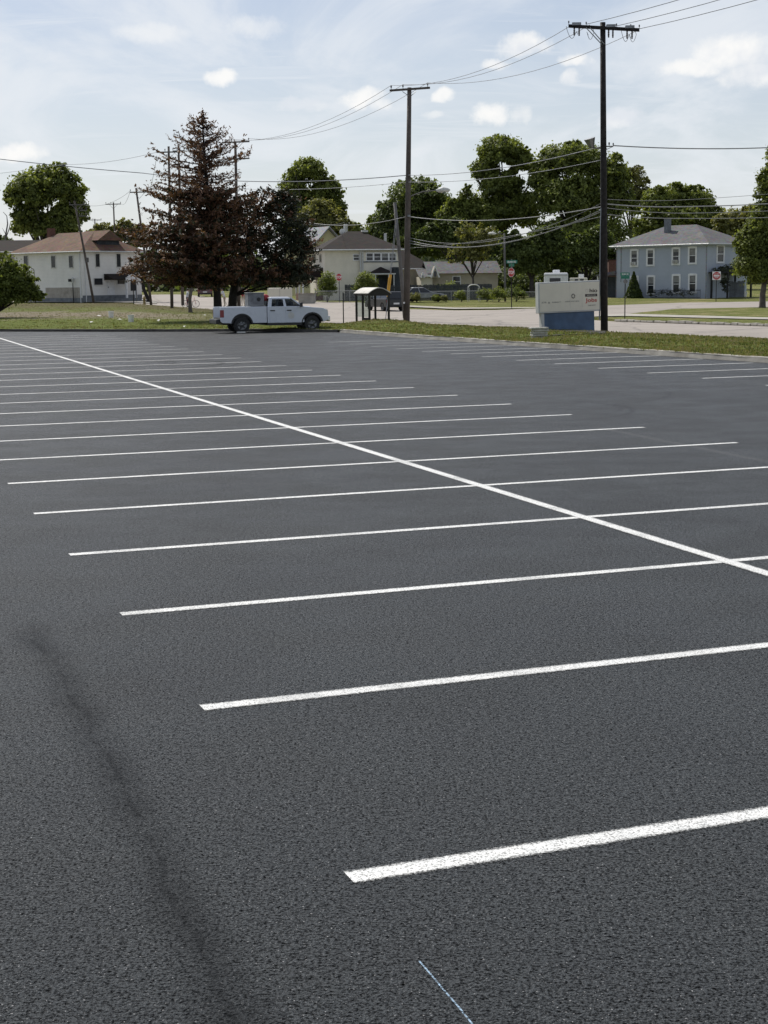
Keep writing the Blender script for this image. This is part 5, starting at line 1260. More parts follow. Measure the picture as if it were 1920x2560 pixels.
# yellow guy guards
for i, ((x0, y0), (x1, y1)) in enumerate((((969, 737), (976, 694)), ((974, 742), (986, 686)))):
    Z = 104; b = at(x0, y0, Z); e = at(x1, y1, Z); bb = Vector((b.x-(e.x-b.x)*.9, Z, tz(Z)+.0))
    t = thing('guy_wire', ['shorter yellow-sleeved guy wire left of the leaning stub pole', 'longer yellow-sleeved guy wire nearest the leaning stub pole'][i], 'guy wire', bb)
    top = at(988+i*6, 560-i*20, Z)-bb; mb = MB(); mb.tube([Vector((0, 0, -.2)), top], .02, 5); mb.build('wire', M['wire'], t)
    d = top.normalized(); k1 = (b.z-bb.z)/d.z; k2 = (e.z-bb.z)/d.z; mb = MB(); mb.tube([d*k1, d*k2], .085, 8); mb.build('yellow_sleeve', M['yellow'], t)

# ------------------------------------------------------------------ wires
def wire(label, pts3, sag, r=.02, mat='wire', n=14, cat='power line', name='power_line', group='overhead lines between the utility poles'):
    vs = []
    for (p, q), sg in zip(zip(pts3, pts3[1:]), sag):
        for i in range(n+1):
            u = i/n; v = Vector(p).lerp(Vector(q), u); v.z -= 4*sg*u*(1-u); vs.append(v)
    o0 = vs[0].copy(); mb = MB(); mb.tube([v-o0 for v in vs], r, 5, False); o = mb.build(name, M[mat], None); o.location = o0
    tag(o, label, cat, group); return o
def aw(p): return p+bA
def bw(p): return p+bB
off = Vector((8.6, -24, .2))
wA = [AR(.02)+bA, AR(.3)+bA+Vector((0, 0, .1)), AR(.99)+bA]; wB = [bw(a2.lerp(c2_, u))+Vector((0, 0, .3)) for u in (.03, .33, .95)]
wC = [EC[0][0].lerp(EC[0][1], u)+Vector((0, 0, .25)) for u in (.03, .35, .97)]
wA2 = [AR(.25)+bA+Vector((0, 0, .12)), AR(.68)+bA+Vector((0, 0, .12)), AR(1.0)+bA+Vector((0, 0, .05))]
nm_ = ['upper', 'middle', 'lowest']
for i in range(3):
    wire('%s of three bare wires from the black pole via T-arm pole to spruce' % nm_[i], [wA[i], wB[i], wC[i]], [.75, 1.1], .014)
    wire('%s of the three wires leaving the black pole toward the top of the picture' % nm_[i], [wA2[i], wA2[i]+off*1.35], [.5], .015)
def bend(px, py, Z): return at(px, py, Z)
wire('thick twisted cable running right from the insulator high on the black pole', [bend(1533, 364, YA), bend(2150, 352, YA+8)], [.25], .026, 'cable')
wire('dark cable entering at the left edge under the small cloud and passing behind the spruce', [bend(-250, 365, 120), bend(360, 433, 120), bend(1018, 438, YB)], [.15, .5], .028)
wire('cable crossing the sky from the T-arm pole to the black pole at half height', [bend(1018, 438, YB), bend(1504, 366, YA)], [.35], .018)
wire('second thin cable just under the half-height one', [bend(440, 457, 130), bend(1018, 455, YB), bend(1504, 400, YA)], [.5, .3], .014)
wire('pale communication cable from the dark conifer over the house to the black pole', [bend(745, 551, 118), bend(1018, 541, YB), bend(1503, 517, YA)], [.45, .42], .022, 'cable')
for i, (ya_, yb_, sg) in enumerate(((508, 594, .95), (524, 601, .95), (529, 608, .80), (541, 620, .25))):
    wire(['top', 'second', 'third', 'bottom'][i]+' low drooping cable between the brown and the black pole', [bend(1022, yb_, YB), bend(1504, ya_, YA)], [sg], .018 if i in (1, 2) else .012, 'cable')
for i, (y0, ym, y1, r_) in enumerate(((498, 500, 468, .011), (510, 517, 500, .026), (520, 533, 520, .015), (536, 546, 540, .017))):
    wire(['highest', 'second', 'third', 'lowest'][i]+' of the four cables going right from the black pole across the trees', [bend(1518, y0, YA), bend(1700, ym, YA+6), bend(2150, y1-8, YA+20)], [.05, .1], r_, 'cable')
wire('faint wire from the left crossarm in the spruce to the far left pole', [ED[0][0], bend(157, 411, 170), bend(-150, 446, 200)], [.3, .2], .018)
wire('faint wire from the spruce pole to the leaning pole at the hydrant', [ED[0][0]-Vector((0, 0, .3)), EE[0][1]], [.4], .018)
wire('faint wire between the leaning pole and the small far pole', [EE[0][0], EF[0][1]], [.5], .018)
wire('faint wire from the hydrant pole down to the pole leaning before the white house', [EE[0][0]+Vector((0, 0, .1)), EH[0][1]], [.6], .016)
wire('thin service wire from the dark conifer to the chimney of the pale grey roof', [bend(862, 556, 190), bend(752, 560, 130)], [.2], .014, 'cable')

# ------------------------------------------------------------------ text helper
def text(txt, x, z, h, mat, parent, name='lettering', sx=1.0, align='CENTER', y=0.0, ext=.002, rot=None):
    cu = bpy.data.curves.new('txt', 'FONT'); cu.body = txt; cu.size = h/.72; cu.align_x = align; cu.extrude = ext; cu.offset = h*.03
    ob = bpy.data.objects.new('txt', cu); COL.objects.link(ob); bpy.context.view_layer.update()
    me = bpy.data.meshes.new_from_object(ob.evaluated_get(bpy.context.evaluated_depsgraph_get())); bpy.data.objects.remove(ob)
    me.transform(Matrix.Diagonal((sx, 1, 1, 1))); me.transform(Matrix.Rotation(math.pi/2, 4, 'X')); me.transform(Matrix.Translation((x, y, z)))
    return link(name, me, mat, parent)
def vpt(px, py):
    best = None
    for i in range(200):
        t_ = i/199; p = vpoint(px, t_); d = p-Vector((0, 0, CAMZ)); sc = d.dot(FWD); y_ = 1280-F*d.dot(CU)/sc
        if best is None or abs(y_-py) < best[0]: best = (abs(y_-py), p)
    return best[1]
# ------------------------------------------------------------------ jobs sign
g = ground(1415, 827, .1); YAW = math.radians(12); TI = math.radians(-1.5)
Zs = g.y; ppm = Zs/F
SG = thing('business_sign', 'faded cream jobs sign on a dark blue base beside the black pole', 'sign', (at(1420, 742, Zs).x, Zs, at(1420, 742, Zs).z), 0); SG.rotation_euler = (0, TI*1.0, YAW)
hw = 158*ppm/2/math.cos(YAW); hh = 75.5*ppm/2
mb = MB(); mb.box(-hw, hw, -.22, .22, -hh, hh); mb.build('cabinet', M['sign_grey'], SG, bevel=.02)
mb = MB(); mb.box(-hw+.07, hw-.06, -.235, -.221, -hh+.07, hh-.06); fc = mb.build('face_panel', M['sign_cream'], SG)
zb_ = -(SG.location.z - 0.10)
mb = MB(); bx0, bx1 = (1356-1420)*ppm/math.cos(YAW), (1483-1420)*ppm/math.cos(YAW); mb.box(bx0, bx1, -.16, .16, zb_-.3, -hh-.003); mb.build('base', M['sign_blue'], SG)
mb = MB(); mb.box(bx0-.14, bx0-.003, -.17, .17, zb_-.3, -hh-.003); mb.build('base_end', M['sign_grey'], SG)
fx = lambda px: (px-1420)*ppm/math.cos(YAW)
fz = lambda py, px=1420: (742-py)*ppm - (px-1420)*ppm*.042
Yf = -.2385
# zoom2 coords -> native: x=1320+X/8.295, y=690+Y/8.295
nx_ = lambda X: 1320+X/8.295
ny_ = lambda Y: 690+Y/8.295
def ft(txt, X, Y, H, mat, wX=None, name='lettering'):
    o = text(txt, 0, 0, H/8.295*ppm, mat, SG, name, y=Yf)
    if wX:
        xs = [v.co.x for v in o.data.vertices]; w = max(xs)-min(xs); o.data.transform(Matrix.Diagonal((wX/8.295*ppm/w, 1, 1, 1)))
    o.data.transform(Matrix.Translation((fx(nx_(X)), 0, fz(ny_(Y), nx_(X)))))
    return o
ft('hio', 1330, 335, 75, M['ink_dark'], 165)
mb = MB(); cxo, czo = fx(nx_(1195)), fz(ny_(305), nx_(1195))
mb.tube([(cxo+.062*math.cos(q), Yf+.002, czo+.08*math.sin(q)) for q in np.linspace(0, 2*math.pi, 25)], .011, 5, False); mb.build('faded_letter_ring', M['ink_pale'], SG)
x0, x1, z0, z1 = fx(nx_(1155)), fx(nx_(1410)), fz(ny_(425), nx_(1280)), fz(ny_(370), nx_(1280))
mb = MB(); mb.box(x0, x1, Yf-.002, Yf+.004, z0, z1); mb.build('name_bar', M['ink_dark'], SG)
o = ft('MEANS', 1283, 415, 36, M['ink_faint'], 190); o.location.y = -.006
ft('Jobs', 1288, 532, 78, M['ink_red'], 250)
ft('CLARK COUNTY', 1295, 610, 20, M['ink_grey'], 170); ft('JOB', 290, 560, 30, M['ink_faint'], 105); ft('&', 395, 565, 32, M['ink_grey'], 40); ft('FAMILY', 550, 553, 26, M['ink_faint'], 190); ft('SERVICES', 880, 535, 26, M['ink_faint'], 300)
mb = MB(); ex, ez_ = fx(nx_(905)), fz(ny_(415), nx_(905))
for i in range(7):
    a_ = i*2*math.pi/7; pts_ = [(ex+.072*math.cos(a_+t_), Yf, ez_+.088*math.sin(a_+t_)) for t_ in (0, .25, .5, .66)]; mb.tube(pts_, .026, 5)
mb.build('ring_emblem', M['ink_grey'], SG)
for X in (835, 1090): mb = MB(); mb.box(fx(nx_(X))-.006, fx(nx_(X))+.006, Yf, Yf+.004, -hh*.72, hh*.8); mb.build('panel_seam', M['ink_pale'], SG)

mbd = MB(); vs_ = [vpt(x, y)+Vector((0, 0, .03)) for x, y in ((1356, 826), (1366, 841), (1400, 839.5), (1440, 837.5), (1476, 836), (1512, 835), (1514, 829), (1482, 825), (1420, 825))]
bed = pyd('sign_shadow_patch', vs_, [tuple(range(len(vs_)))], simple('sign_shadow_dark', (.012, .010, .008), .95, var=.5, scale=8, bmp=.8)); tag(bed, kind='structure')  # near-black sheet on the verge, painted in as the sign's cast shadow
if bed.data.polygons[0].normal.z < 0: bed.data.flip_normals()  # bed here is the sign's painted shadow patch
# stack of blocks at the sign's foot
bq = ground(1349, 846, .15); st = thing('stone_stack', 'untidy stack of pale stone slabs at the left foot of the jobs sign', 'stones', bq, YAW)
for i in range(5):
    w = .33+rnd.uniform(-.05, .03); z = i*.09; o_ = rnd.uniform(-.04, .04); mb = MB(); mb.box(-w+o_, w+o_, -.2, .22, z+.003, z+.075); mb.build('slab', M['stone'], st, bevel=.015)

# ------------------------------------------------------------------ bus shelter
P1 = ground(924, 801.5, .12); W_ = .049*P1.y*.27+.0
c, s_ = math.cos(math.radians(2)), math.sin(math.radians(2))
SH = thing('bus_shelter', 'small bus shelter with a curved roof and dark bronze posts on the verge', 'bus shelter', P1, 0)
def sp_(px, py, Z=None): p = at(px, py, Z or P1.y)-P1; return p
A0 = Vector((0, 0, 0)); B0 = ground(972.5, 802.5, .12)-P1; B0.z = 0; B0.y = max(-.2, min(.4, B0.y))
dv = Vector((-.35, .94, 0))*2.35; he = sp_(924, 736).z
posts = [A0, B0, A0+dv*.5, A0+dv, B0+dv]
for p in posts: mb = MB(); mb.box(p.x-.07, p.x+.07, p.y-.07, p.y+.07, -.3, he); mb.build('post', M['bronze'], SH)
apex = sp_(948, 718.5).z
def vault(n=10):
    out = []
    for i in range(n+1):
        u = i/n; o = A0.lerp(B0, -.1+1.2*u); h = he+(apex-he)*math.sin(math.pi*(.06+.88*u)); out.append(Vector((o.x, o.y, h)))
    return out
vt = vault(); e0 = [v-dv*.06 for v in vt]; e1 = [v+dv*1.06 for v in vt]; n_ = len(vt)
vs = e0+e1+[v-Vector((0, 0, .05)) for v in e0+e1]
fs = [(i, i+1, n_+i+1, n_+i) for i in range(n_-1)]+[(2*n_+i, 3*n_+i, 3*n_+i+1, 2*n_+i+1) for i in range(n_-1)]+[(i, 2*n_+i, 2*n_+i+1, i+1) for i in range(n_-1)]
fs += [(0, n_, 3*n_, 2*n_), (n_-1, 3*n_-1, 4*n_-1, 2*n_-1)]
pyd('roof', vs, fs, M['shelter_roof'], SH)
for k_, dd in enumerate((Vector((0, 0, 0)), dv)):
    q = [v+dd for v in vt]; mb = MB(); pts_ = [(v.x, v.z-.052) for v in q]; 
    y_ = q[0].y; V_ = [Vector((x, q[i].y, z)) for i, (x, z) in enumerate(pts_)]; V2 = [v+Vector((0, .03, 0)) for v in V_]
    base_ = [Vector((V_[0].x, V_[0].y, he-.06)), Vector((V_[-1].x, V_[-1].y, he-.06))]
    vv = V_+[base_[1], base_[0]]; pyd('end_panel', vv, [tuple(range(len(vv)))], M['bronze'], SH)
mb = MB()
for (p, q) in ((A0, B0), (A0, A0+dv), (B0, B0+dv), (A0+dv, B0+dv)):
    mb.tube([Vector((p.x, p.y, he-.05)), Vector((q.x, q.y, he-.05))], .05, 4)
mb.build('header_beam', M['bronze'], SH)
for (p, q) in ((A0, A0+dv*.5), (A0+dv*.5, A0+dv)):
    p, q = p.lerp(q, .05), q.lerp(p, .05); pyd('glass_panel', [p+Vector((0, 0, .2)), q+Vector((0, 0, .2)), q+Vector((0, 0, he-.1)), p+Vector((0, 0, he-.1))], [(0, 1, 2, 3)], M['glass_clear'], SH)
mb = MB(); q = A0+dv*.55; mb.box(q.x+.05, q.x+.4, q.y-.3, q.y+.5, .0, .14); mb.build('bench_base', M['dark_kerb'], SH)

# ------------------------------------------------------------------ signs
def octa(mb, w, y0, y1, zc):
    mb.prism([(w*math.cos(math.pi/8+i*math.pi/4)/math.cos(math.pi/8), zc+w*math.sin(math.pi/8+i*math.pi/4)/math.cos(math.pi/8)) for i in range(8)], y0, y1)
def stop_sign(label, base, yc, yaw, w=.38, mat='pole_steel', name='stop_sign'):
    b = ground(*base) if len(base) == 2 else Vector((at(base[0], base[1], base[2]).x, base[2], tz(base[2])))
    t = thing(name, label, 'stop sign', b, yaw); zc = at(base[0], yc, b.y).z-b.z
    mb = MB(); mb.box(-.035, .035, -.025, .025, -.3, zc+.3); mb.build('post', M[mat], t)
    mb = MB(); octa(mb, w, -.045, -.04, zc); f = mb.build('sign_border', M['sign_white'], t)
    mb = MB(); octa(mb, w*.93, -.05, -.0455, zc); mb.build('sign_face', M['stop_red'], t)
    text('STOP', 0, zc-w*.36, w*.72, M['sign_white'], t, y=-.053, sx=.75); return t, b, zc
stop_sign('stop sign standing before the cream house wall', (849, 755.5), 693, math.radians(-38))
stopB, bs_, _z = stop_sign('stop sign below a green street-name sign at the dark trees', (1279, 770), 681, math.radians(-50), mat='creosote')
zc = at(1279, 658, bs_.y).z-bs_.z
mb = MB(); mb.box(-.03, .03, -.03, .03, _z+.2, zc+.35); mb.build('post_top', M['pole_steel'], stopB)
e = bpy.data.objects.new('street_name_plate', None); COL.objects.link(e); e.parent = stopB; e.rotation_euler = (0, 0, math.radians(55)); e.location = (0, 0, 0)
mb = MB(); mb.box(-.45, .48, -.06, -.04, zc-.02, zc+.26); mb.build('plate', M['sign_green'], e); text('SELMA RD', 0, zc+.04, .15, M['sign_white'], e, y=-.064, sx=.8)
mb = MB(); mb.box(-.02, .02, -.3, .3, zc-.28, zc-.05); mb.build('cross_street_plate', M['sign_green'], stopB)
# green sign on the island
b = ground(1562, 797, .12); t = thing('green_street_sign', 'small green street sign on a thin post on the grass island', 'street sign', b, math.radians(-12)); zc = at(1560, 690, b.y).z-b.z
mb = MB(); mb.tube([(0, 0, -.2), (0, 0, zc+.1)], .03, 8); mb.build('post', M['iron'], t)
mb = MB(); mb.box(-.28, .26, -.05, -.03, zc+.02, zc+.2); mb.build('sign_plate', M['sign_green'], t); mb = MB(); mb.box(-.24, .24, -.05, -.03, zc-.16, zc+.005); mb.build('sign_plate', M['sign_green'], t)
text('SELMA RD', 0, zc+.07, .08, M['sign_white'], t, y=-.053, sx=.8); text('S YELLOW', 0, zc-.11, .07, M['sign_white'], t, y=-.053, sx=.8) if False else None
mb = MB(); mb.lathe([(0, -.01), (.13, -.01), (.13, .01), (0, .01)], c=(.02, -.04, zc-.32), n=12, axis='y'); mb.build('route_marker', M['pole_steel'], t)
# do not enter
b = Vector((at(1791, 700, 147).x, 147, tz(147))); t = thing('no_entry_sign', 'white square do-not-enter sign with a red disc before the pergola', 'road sign', b, math.radians(-4)); zc = at(1791, 689.5, 147).z-b.z
mb = MB(); mb.box(-.03, .03, -.03, .03, -.3, zc+.35); mb.build('post', M['iron'], t)
mb = MB(); mb.box(-.39, .39, -.05, -.035, zc-.39, zc+.39); mb.build('sign_plate', M['sign_white'], t, bevel=.01)
mb = MB(); mb.lathe([(0, -.062), (.355, -.062), (.355, -.052), (0, -.052)], c=(0, 0, zc), n=28, axis='y'); mb.build('red_disc', M['stop_red'], t)
mb = MB(); mb.box(-.27, .27, -.07, -.0625, zc-.07, zc+.07); mb.build('white_bar', M['sign_white'], t)
text('DO NOT', 0, zc+.12, .1, M['sign_white'], t, y=-.066, sx=.85); text('ENTER', 0, zc-.22, .1, M['sign_white'], t, y=-.066, sx=.85)
# bus stop post (edge-on sign)
b = ground(859, 816, .1); t = thing('bus_stop_post', 'thin dark post left of the bus shelter with its sign edge-on', 'sign post', b, math.radians(80)); zc = at(859, 731, b.y).z-b.z
mb = MB(); mb.box(-.025, .025, -.025, .025, -.2, zc); mb.build('post', M['bronze'], t); mb = MB(); mb.box(-.15, .15, -.045, -.028, zc-.5, zc-.05); mb.build('sign_plate', M['iron'], t)
# two thin sign posts and hydrant, left
for i, (x, yb, yt) in enumerate(((334.5, 760, 703), (341.8, 755, 693))):
    b = ground(x, yb); t = thing('sign_post', ['thin sign post with a dark plate at the right corner of the white house', 'bare grey post right behind the dark-plated one'][i], 'sign post', b, .4); zc = at(x, yt, b.y).z-b.z
    mb = MB(); mb.tube([(0, 0, -.2), (0, 0, zc)], .05, 6); mb.build('post', M['iron' if i == 0 else 'pole_grey'], t)
    if i == 0: mb = MB(); mb.box(-.3, .3, -.08, -.052, zc-1.0, zc-.1); mb.build('sign_plate', M['iron'], t)
b = ground(361, 761); t = thing('fire_hydrant', 'dull yellow fire hydrant beside the dark small trunk', 'hydrant', b)
mb = MB(); mb.lathe([(0, 0), (.2, 0), (.2, .05), (.13, .06), (.13, .55), (.17, .56), (.17, .62), (.13, .68), (.06, .8), (.04, .88), (0, .88)], n=12); mb.build('barrel', M['amber'] if False else simple('hydrant', (.22, .16, .05), .6), t, smooth=True)
for a_ in (0, math.pi/2, math.pi): mb = MB(); mb.tube([(0, 0, .42), (.24*math.cos(a_), .24*math.sin(a_), .42)], .07, 8); mb.build('outlet', M['steel'], t)
# lamp post and shepherd hook by the white house
b = ground(184, 756); t = thing('garden_lamp', 'black garden lamp post before the left wall of the white house', 'lamp post', b); zc = at(181, 700, b.y).z-b.z
mb = MB(); mb.tube([(0, 0, -.2), (0, 0, zc-.35)], [.06, .045], 8); mb.build('post', M['iron'], t); mb = MB(); mb.lathe([(.08, zc-.35), (.2, zc+.12), (.22, zc+.14), (.05, zc+.3), (0, zc+.3)], n=6); mb.build('lantern', M['sign_grey'], t); mb = MB(); mb.box(-.5, -.12, -.04, .04, zc-.2, zc+.12); mb.build('side_lamp', M['iron'], t)
b = ground(90, 757); t = thing('hook_lamp', 'curved hook light on the left wall of the white house', 'lamp', b); z0 = at(90, 707, b.y).z-b.z; z1 = at(86, 671, b.y).z-b.z
mb = MB(); mb.tube([(0, 0, -.1), (0, 0, z0), (-.05, 0, z1-.25), (-.15, 0, z1-.05), (-.32, 0, z1), (-.45, 0, z1-.1)], .035, 6); mb.build('stem', M['iron'], t); mb = MB(); mb.lathe([(0, .1), (.06, .08), (.16, -.05), (0, -.04)], c=(-.45, 0, z1-.12), n=8); mb.build('lamp_shade', M['sign_grey'], t)

# ------------------------------------------------------------------ fences
def board_fence(label, x0, x1, ytop, Z, mat='dark_fence', wob=.08):
    a_ = at(x0, 720, Z).x; b_ = at(x1, 720, Z).x; h = at((x0+x1)/2, ytop, Z).z-tz(Z); t = thing('wooden_fence', label, 'fence', (a_, Z, tz(Z)-.1)); mb = MB(); x = 0; rr_ = random.Random(int(x0))
    while x < b_-a_:
        hh_ = h+rr_.uniform(-wob, wob)*.5-(.1 if rr_.random() < .08 else 0); mb.hexa([(x, 0, -.2), (x+.135, 0, -.2), (x+.135, .03, -.2), (x, .03, -.2), (x, 0, hh_), (x+.135, 0, hh_), (x+.135, .03, hh_), (x, .03, hh_)]); x += .15
    mb.build('boards', M[mat], t); mb = MB()
    for z in (.4, h-.3): mb.box(0, b_-a_, .032, .08, z, z+.09)
    mb.build('rail', M[mat], t); mb = MB()
    for x in np.arange(0, b_-a_, 2.4): mb.box(x, x+.1, .085, .18, -.3, h)
    mb.build('fence_post', M[mat], t); return t
board_fence('dark weathered board fence left of the round shrub', 862, 892, 709, 167, wob=.12)
board_fence('long dark blue-grey board fence running behind the white arbor', 965, 1230, 709, 166)
board_fence('slatted board screen beside the pergola of the blue house', 1822, 1860, 700, 163, 'block_grey')
def chain_fence(label, x0, x1, ytop, Z, group=None):
    a_ = at(x0, 720, Z).x; b_ = at(x1, 720, Z).x; h = at((x0+x1)/2, ytop, Z).z-tz(Z); t = thing('chain_link_fence', label, 'fence', (a_, Z, tz(Z)), 0, group); L_ = b_-a_
    mb = MB(); mb.tube([(0, 0, h), (L_, 0, h)], .035, 6); mb.build('top_rail', M['galv'], t); n_ = max(2, int(L_/3)+1)
    for i in range(n_): mb = MB(); x = L_*i/(n_-1); mb.tube([(x, 0, -.2), (x, 0, h+.05)], .04, 6); mb.build('fence_post', M['galv'], t)
    pyd('mesh', [(0, 0, .05), (L_, 0, .05), (L_, 0, h), (0, 0, h)], [(0, 1, 2, 3)], M['chainlink'], t)
mc, k, bs = newmat('chainlink'); P = objc(k); w1 = k.new('ShaderNodeSeparateXYZ'); k.put(w1.inputs[0], P)
s1 = k.math('FRACT', k.math('MULTIPLY', k.math('ADD', w1.outputs[0], w1.outputs[2]), 14)); s2 = k.math('FRACT', k.math('MULTIPLY', k.math('SUBTRACT', w1.outputs[0], w1.outputs[2]), 14))
f_ = k.math('MAXIMUM', k.math('LESS_THAN', s1, .12), k.math('LESS_THAN', s2, .12)); bs.inputs['Base Color'].default_value = (.3, .31, .31, 1); bs.inputs['Metallic'].default_value = .5
tr = k.new('ShaderNodeBsdfTransparent'); mx = k.new('ShaderNodeMixShader'); k.put(mx.inputs[0], f_); k.l.new(tr.outputs[0], mx.inputs[1]); k.l.new(bs.outputs[0], mx.inputs[2]); k.l.new(mx.outputs[0], k.n['Material Output'].inputs[0]); M['chainlink'] = mc
chain_fence('chain-link fence with a galvanised rail before the cream house', 788, 960, 727, 161.5)
chain_fence('long chain-link fence in front of the dark board fence', 1024, 1232, 728, 161)
chain_fence('short chain-link fence between the bush and the motorhome', 1290, 1345, 730, 158)
# iron fence at the blue house
y1, _ = HB.px('L', 1642, 735); y0, _ = HB.px('L', 1766, 735); c = HB.C+HB.uy*min(y0, y1)-HB.ux*1.1
t = thing('iron_fence', 'low black iron picket fence along the front of the blue house', 'fence', c, math.radians(45)); L_ = abs(y1-y0); mb = MB()
for yy in np.arange(0, L_, .16): mb.box(-.012, .012, yy-.012, yy+.012, -.1, 1.0+.05*math.sin(yy*7))
mb.build('pickets', M['iron'], t); mb = MB(); mb.box(-.014, .014, 0, L_, .85, .89); mb.box(-.014, .014, 0, L_, .15, .19); mb.build('rail', M['iron'], t)
c2_ = c+HB.uy*(L_*.6)
shb = thing('shrub', 'dry brown hedge tangled in the iron fence of the blue house', 'shrub', c2_, math.radians(45)); crown(shb, [((0, -1.5, .5), (.4, 1.6, .5)), ((0, .5, .5), (.4, 1.0, .55)), ((0, 2.3, .55), (.4, .5, .55))], 70, 12, .1, M['needle_dark'], 81, 'foliage')
# low wall / planter and arbor
Z = 158; a_ = at(746, 750, Z); b_ = at(787, 735, Z); t = thing('low_wall', 'low tan concrete planter wall left of the stop sign', 'wall', (a_.x, Z, tz(Z)-.1)); mb = MB(); mb.box(0, b_.x-a_.x, 0, .3, -.2, b_.z-tz(Z)+.1); mb.build('wall_body', M['concrete'], t, bevel=.03); mb = MB(); mb.box(-.05, b_.x-a_.x+.05, -.05, .35, b_.z-tz(Z)+.1, b_.z-tz(Z)+.17); mb.build('coping', M['concrete'], t)
Z = 159.5; a_ = at(1171, 750, Z); b_ = at(1198, 750, Z); h = at(1185, 712, Z).z-tz(Z); w_ = b_.x-a_.x
t = thing('garden_arbor', 'white arched garden arbor in front of the board fence', 'arbor', ((a_.x+b_.x)/2, Z, tz(Z)))
for sg in (-1, 1):
    mb = MB()
    for dx in (-.07, .07): mb.box(sg*w_/2+dx-.025, sg*w_/2+dx+.025, -.05, 0, -.1, h-.3)
    for z in np.arange(.2, h-.3, .25): mb.box(sg*w_/2-.07, sg*w_/2+.07, -.04, -.01, z, z+.03)
    mb.build('trellis', M['offwhite'], t)
mb = MB(); mb.tube([(w_/2*math.cos(q)*1.05, -.03, h-.3+.32*math.sin(q)) for q in np.linspace(0, math.pi, 13)], .06, 6); mb.build('arch', M['offwhite'], t)

# ------------------------------------------------------------------ litter, buckets
def bucket(label, px, py, h, lid):
    b = vpt(px, py); t = thing('bucket', label, 'bucket', b, rnd.uniform(0, 3), 'white plastic buckets left on the grass')
    mb = MB(); mb.lathe([(0, 0), (.145*h/.4, 0), (.165*h/.4, h*.8), (.18*h/.4, h*.8), (.18*h/.4, h), (.165*h/.4, h), (.15*h/.4, h*.9), (0, h*.88 if lid else .1)], n=18); mb.build('body', M['bucket'], t, smooth=False)
    mb = MB(); mb.tube([(.18*h/.4*math.cos(q), .18*h/.4*math.sin(q)*.3-.17*h/.4, h*.8-.2*math.sin(q)*h) for q in np.linspace(0, math.pi, 9)], .006, 4); mb.build('handle', M['steel'], t)
bucket('white bucket with a lid, the one farther back on the grass', 278, 794, .44, True)
bucket('white bucket nearer the kerb, standing right of the other', 328, 805, .44, False)
def litter(label, px, py, w, d, h):
    b = vpt(px, py); rr_ = random.Random(int(px)); o = None; mb = MB(); n_ = 7; V_ = []
    vs = [(w*(.5+.5*math.cos(i*2*math.pi/n_))*rr_.uniform(.7, 1.1)-w/2, d*math.sin(i*2*math.pi/n_)*rr_.uniform(.6, 1), h*rr_.uniform(0.2, 1)+.02) for i in range(n_)]+[(0, 0, h*1.3)]
    fs = [(i, (i+1) % n_, n_) for i in range(n_)]; o = pyd('crumpled_paper', vs, fs, M['paper']); o.location = b; tag(o, label, 'litter', 'scraps of white litter on the grass')
litter('white scrap lying left of the farther bucket', 248, 793, .32, .2, .12); litter('small pale scrap nearest the kerb at the far left', 229, 808, .26, .18, .09)
litter('flat white paper between the two buckets', 300, 801.5, .36, .25, .10); litter('white box-like scrap right of the nearer bucket', 399, 805, .34, .2, .14); litter('pale scrap in the dark shade close to the kerb', 462, 819, .2, .15, .08); litter('small scrap beside the pickup tailgate', 513, 790, .25, .2, .08)
b = ground(604, 832.5); mb = MB(); mb.box(-.22, .22, -.08, .08, .01, .07); o = mb.build('wheel_chock', M['paper'], None, bevel=.02); o.location = b+Vector((.0, -.2, 0)); tag(o, 'white block on the asphalt in front of the rear tyre of the pickup', 'block')
b = ground(1861, 742, -.05); mb = MB(); mb.box(-.22, .22, -.02, .02, 0, .55); o = mb.build('yard_sign', M['paper'], None); o.location = b; o.rotation_euler = (0, .25, .3); tag(o, 'tiny white yard sign on the far lawn before the right-hand tree', 'sign')

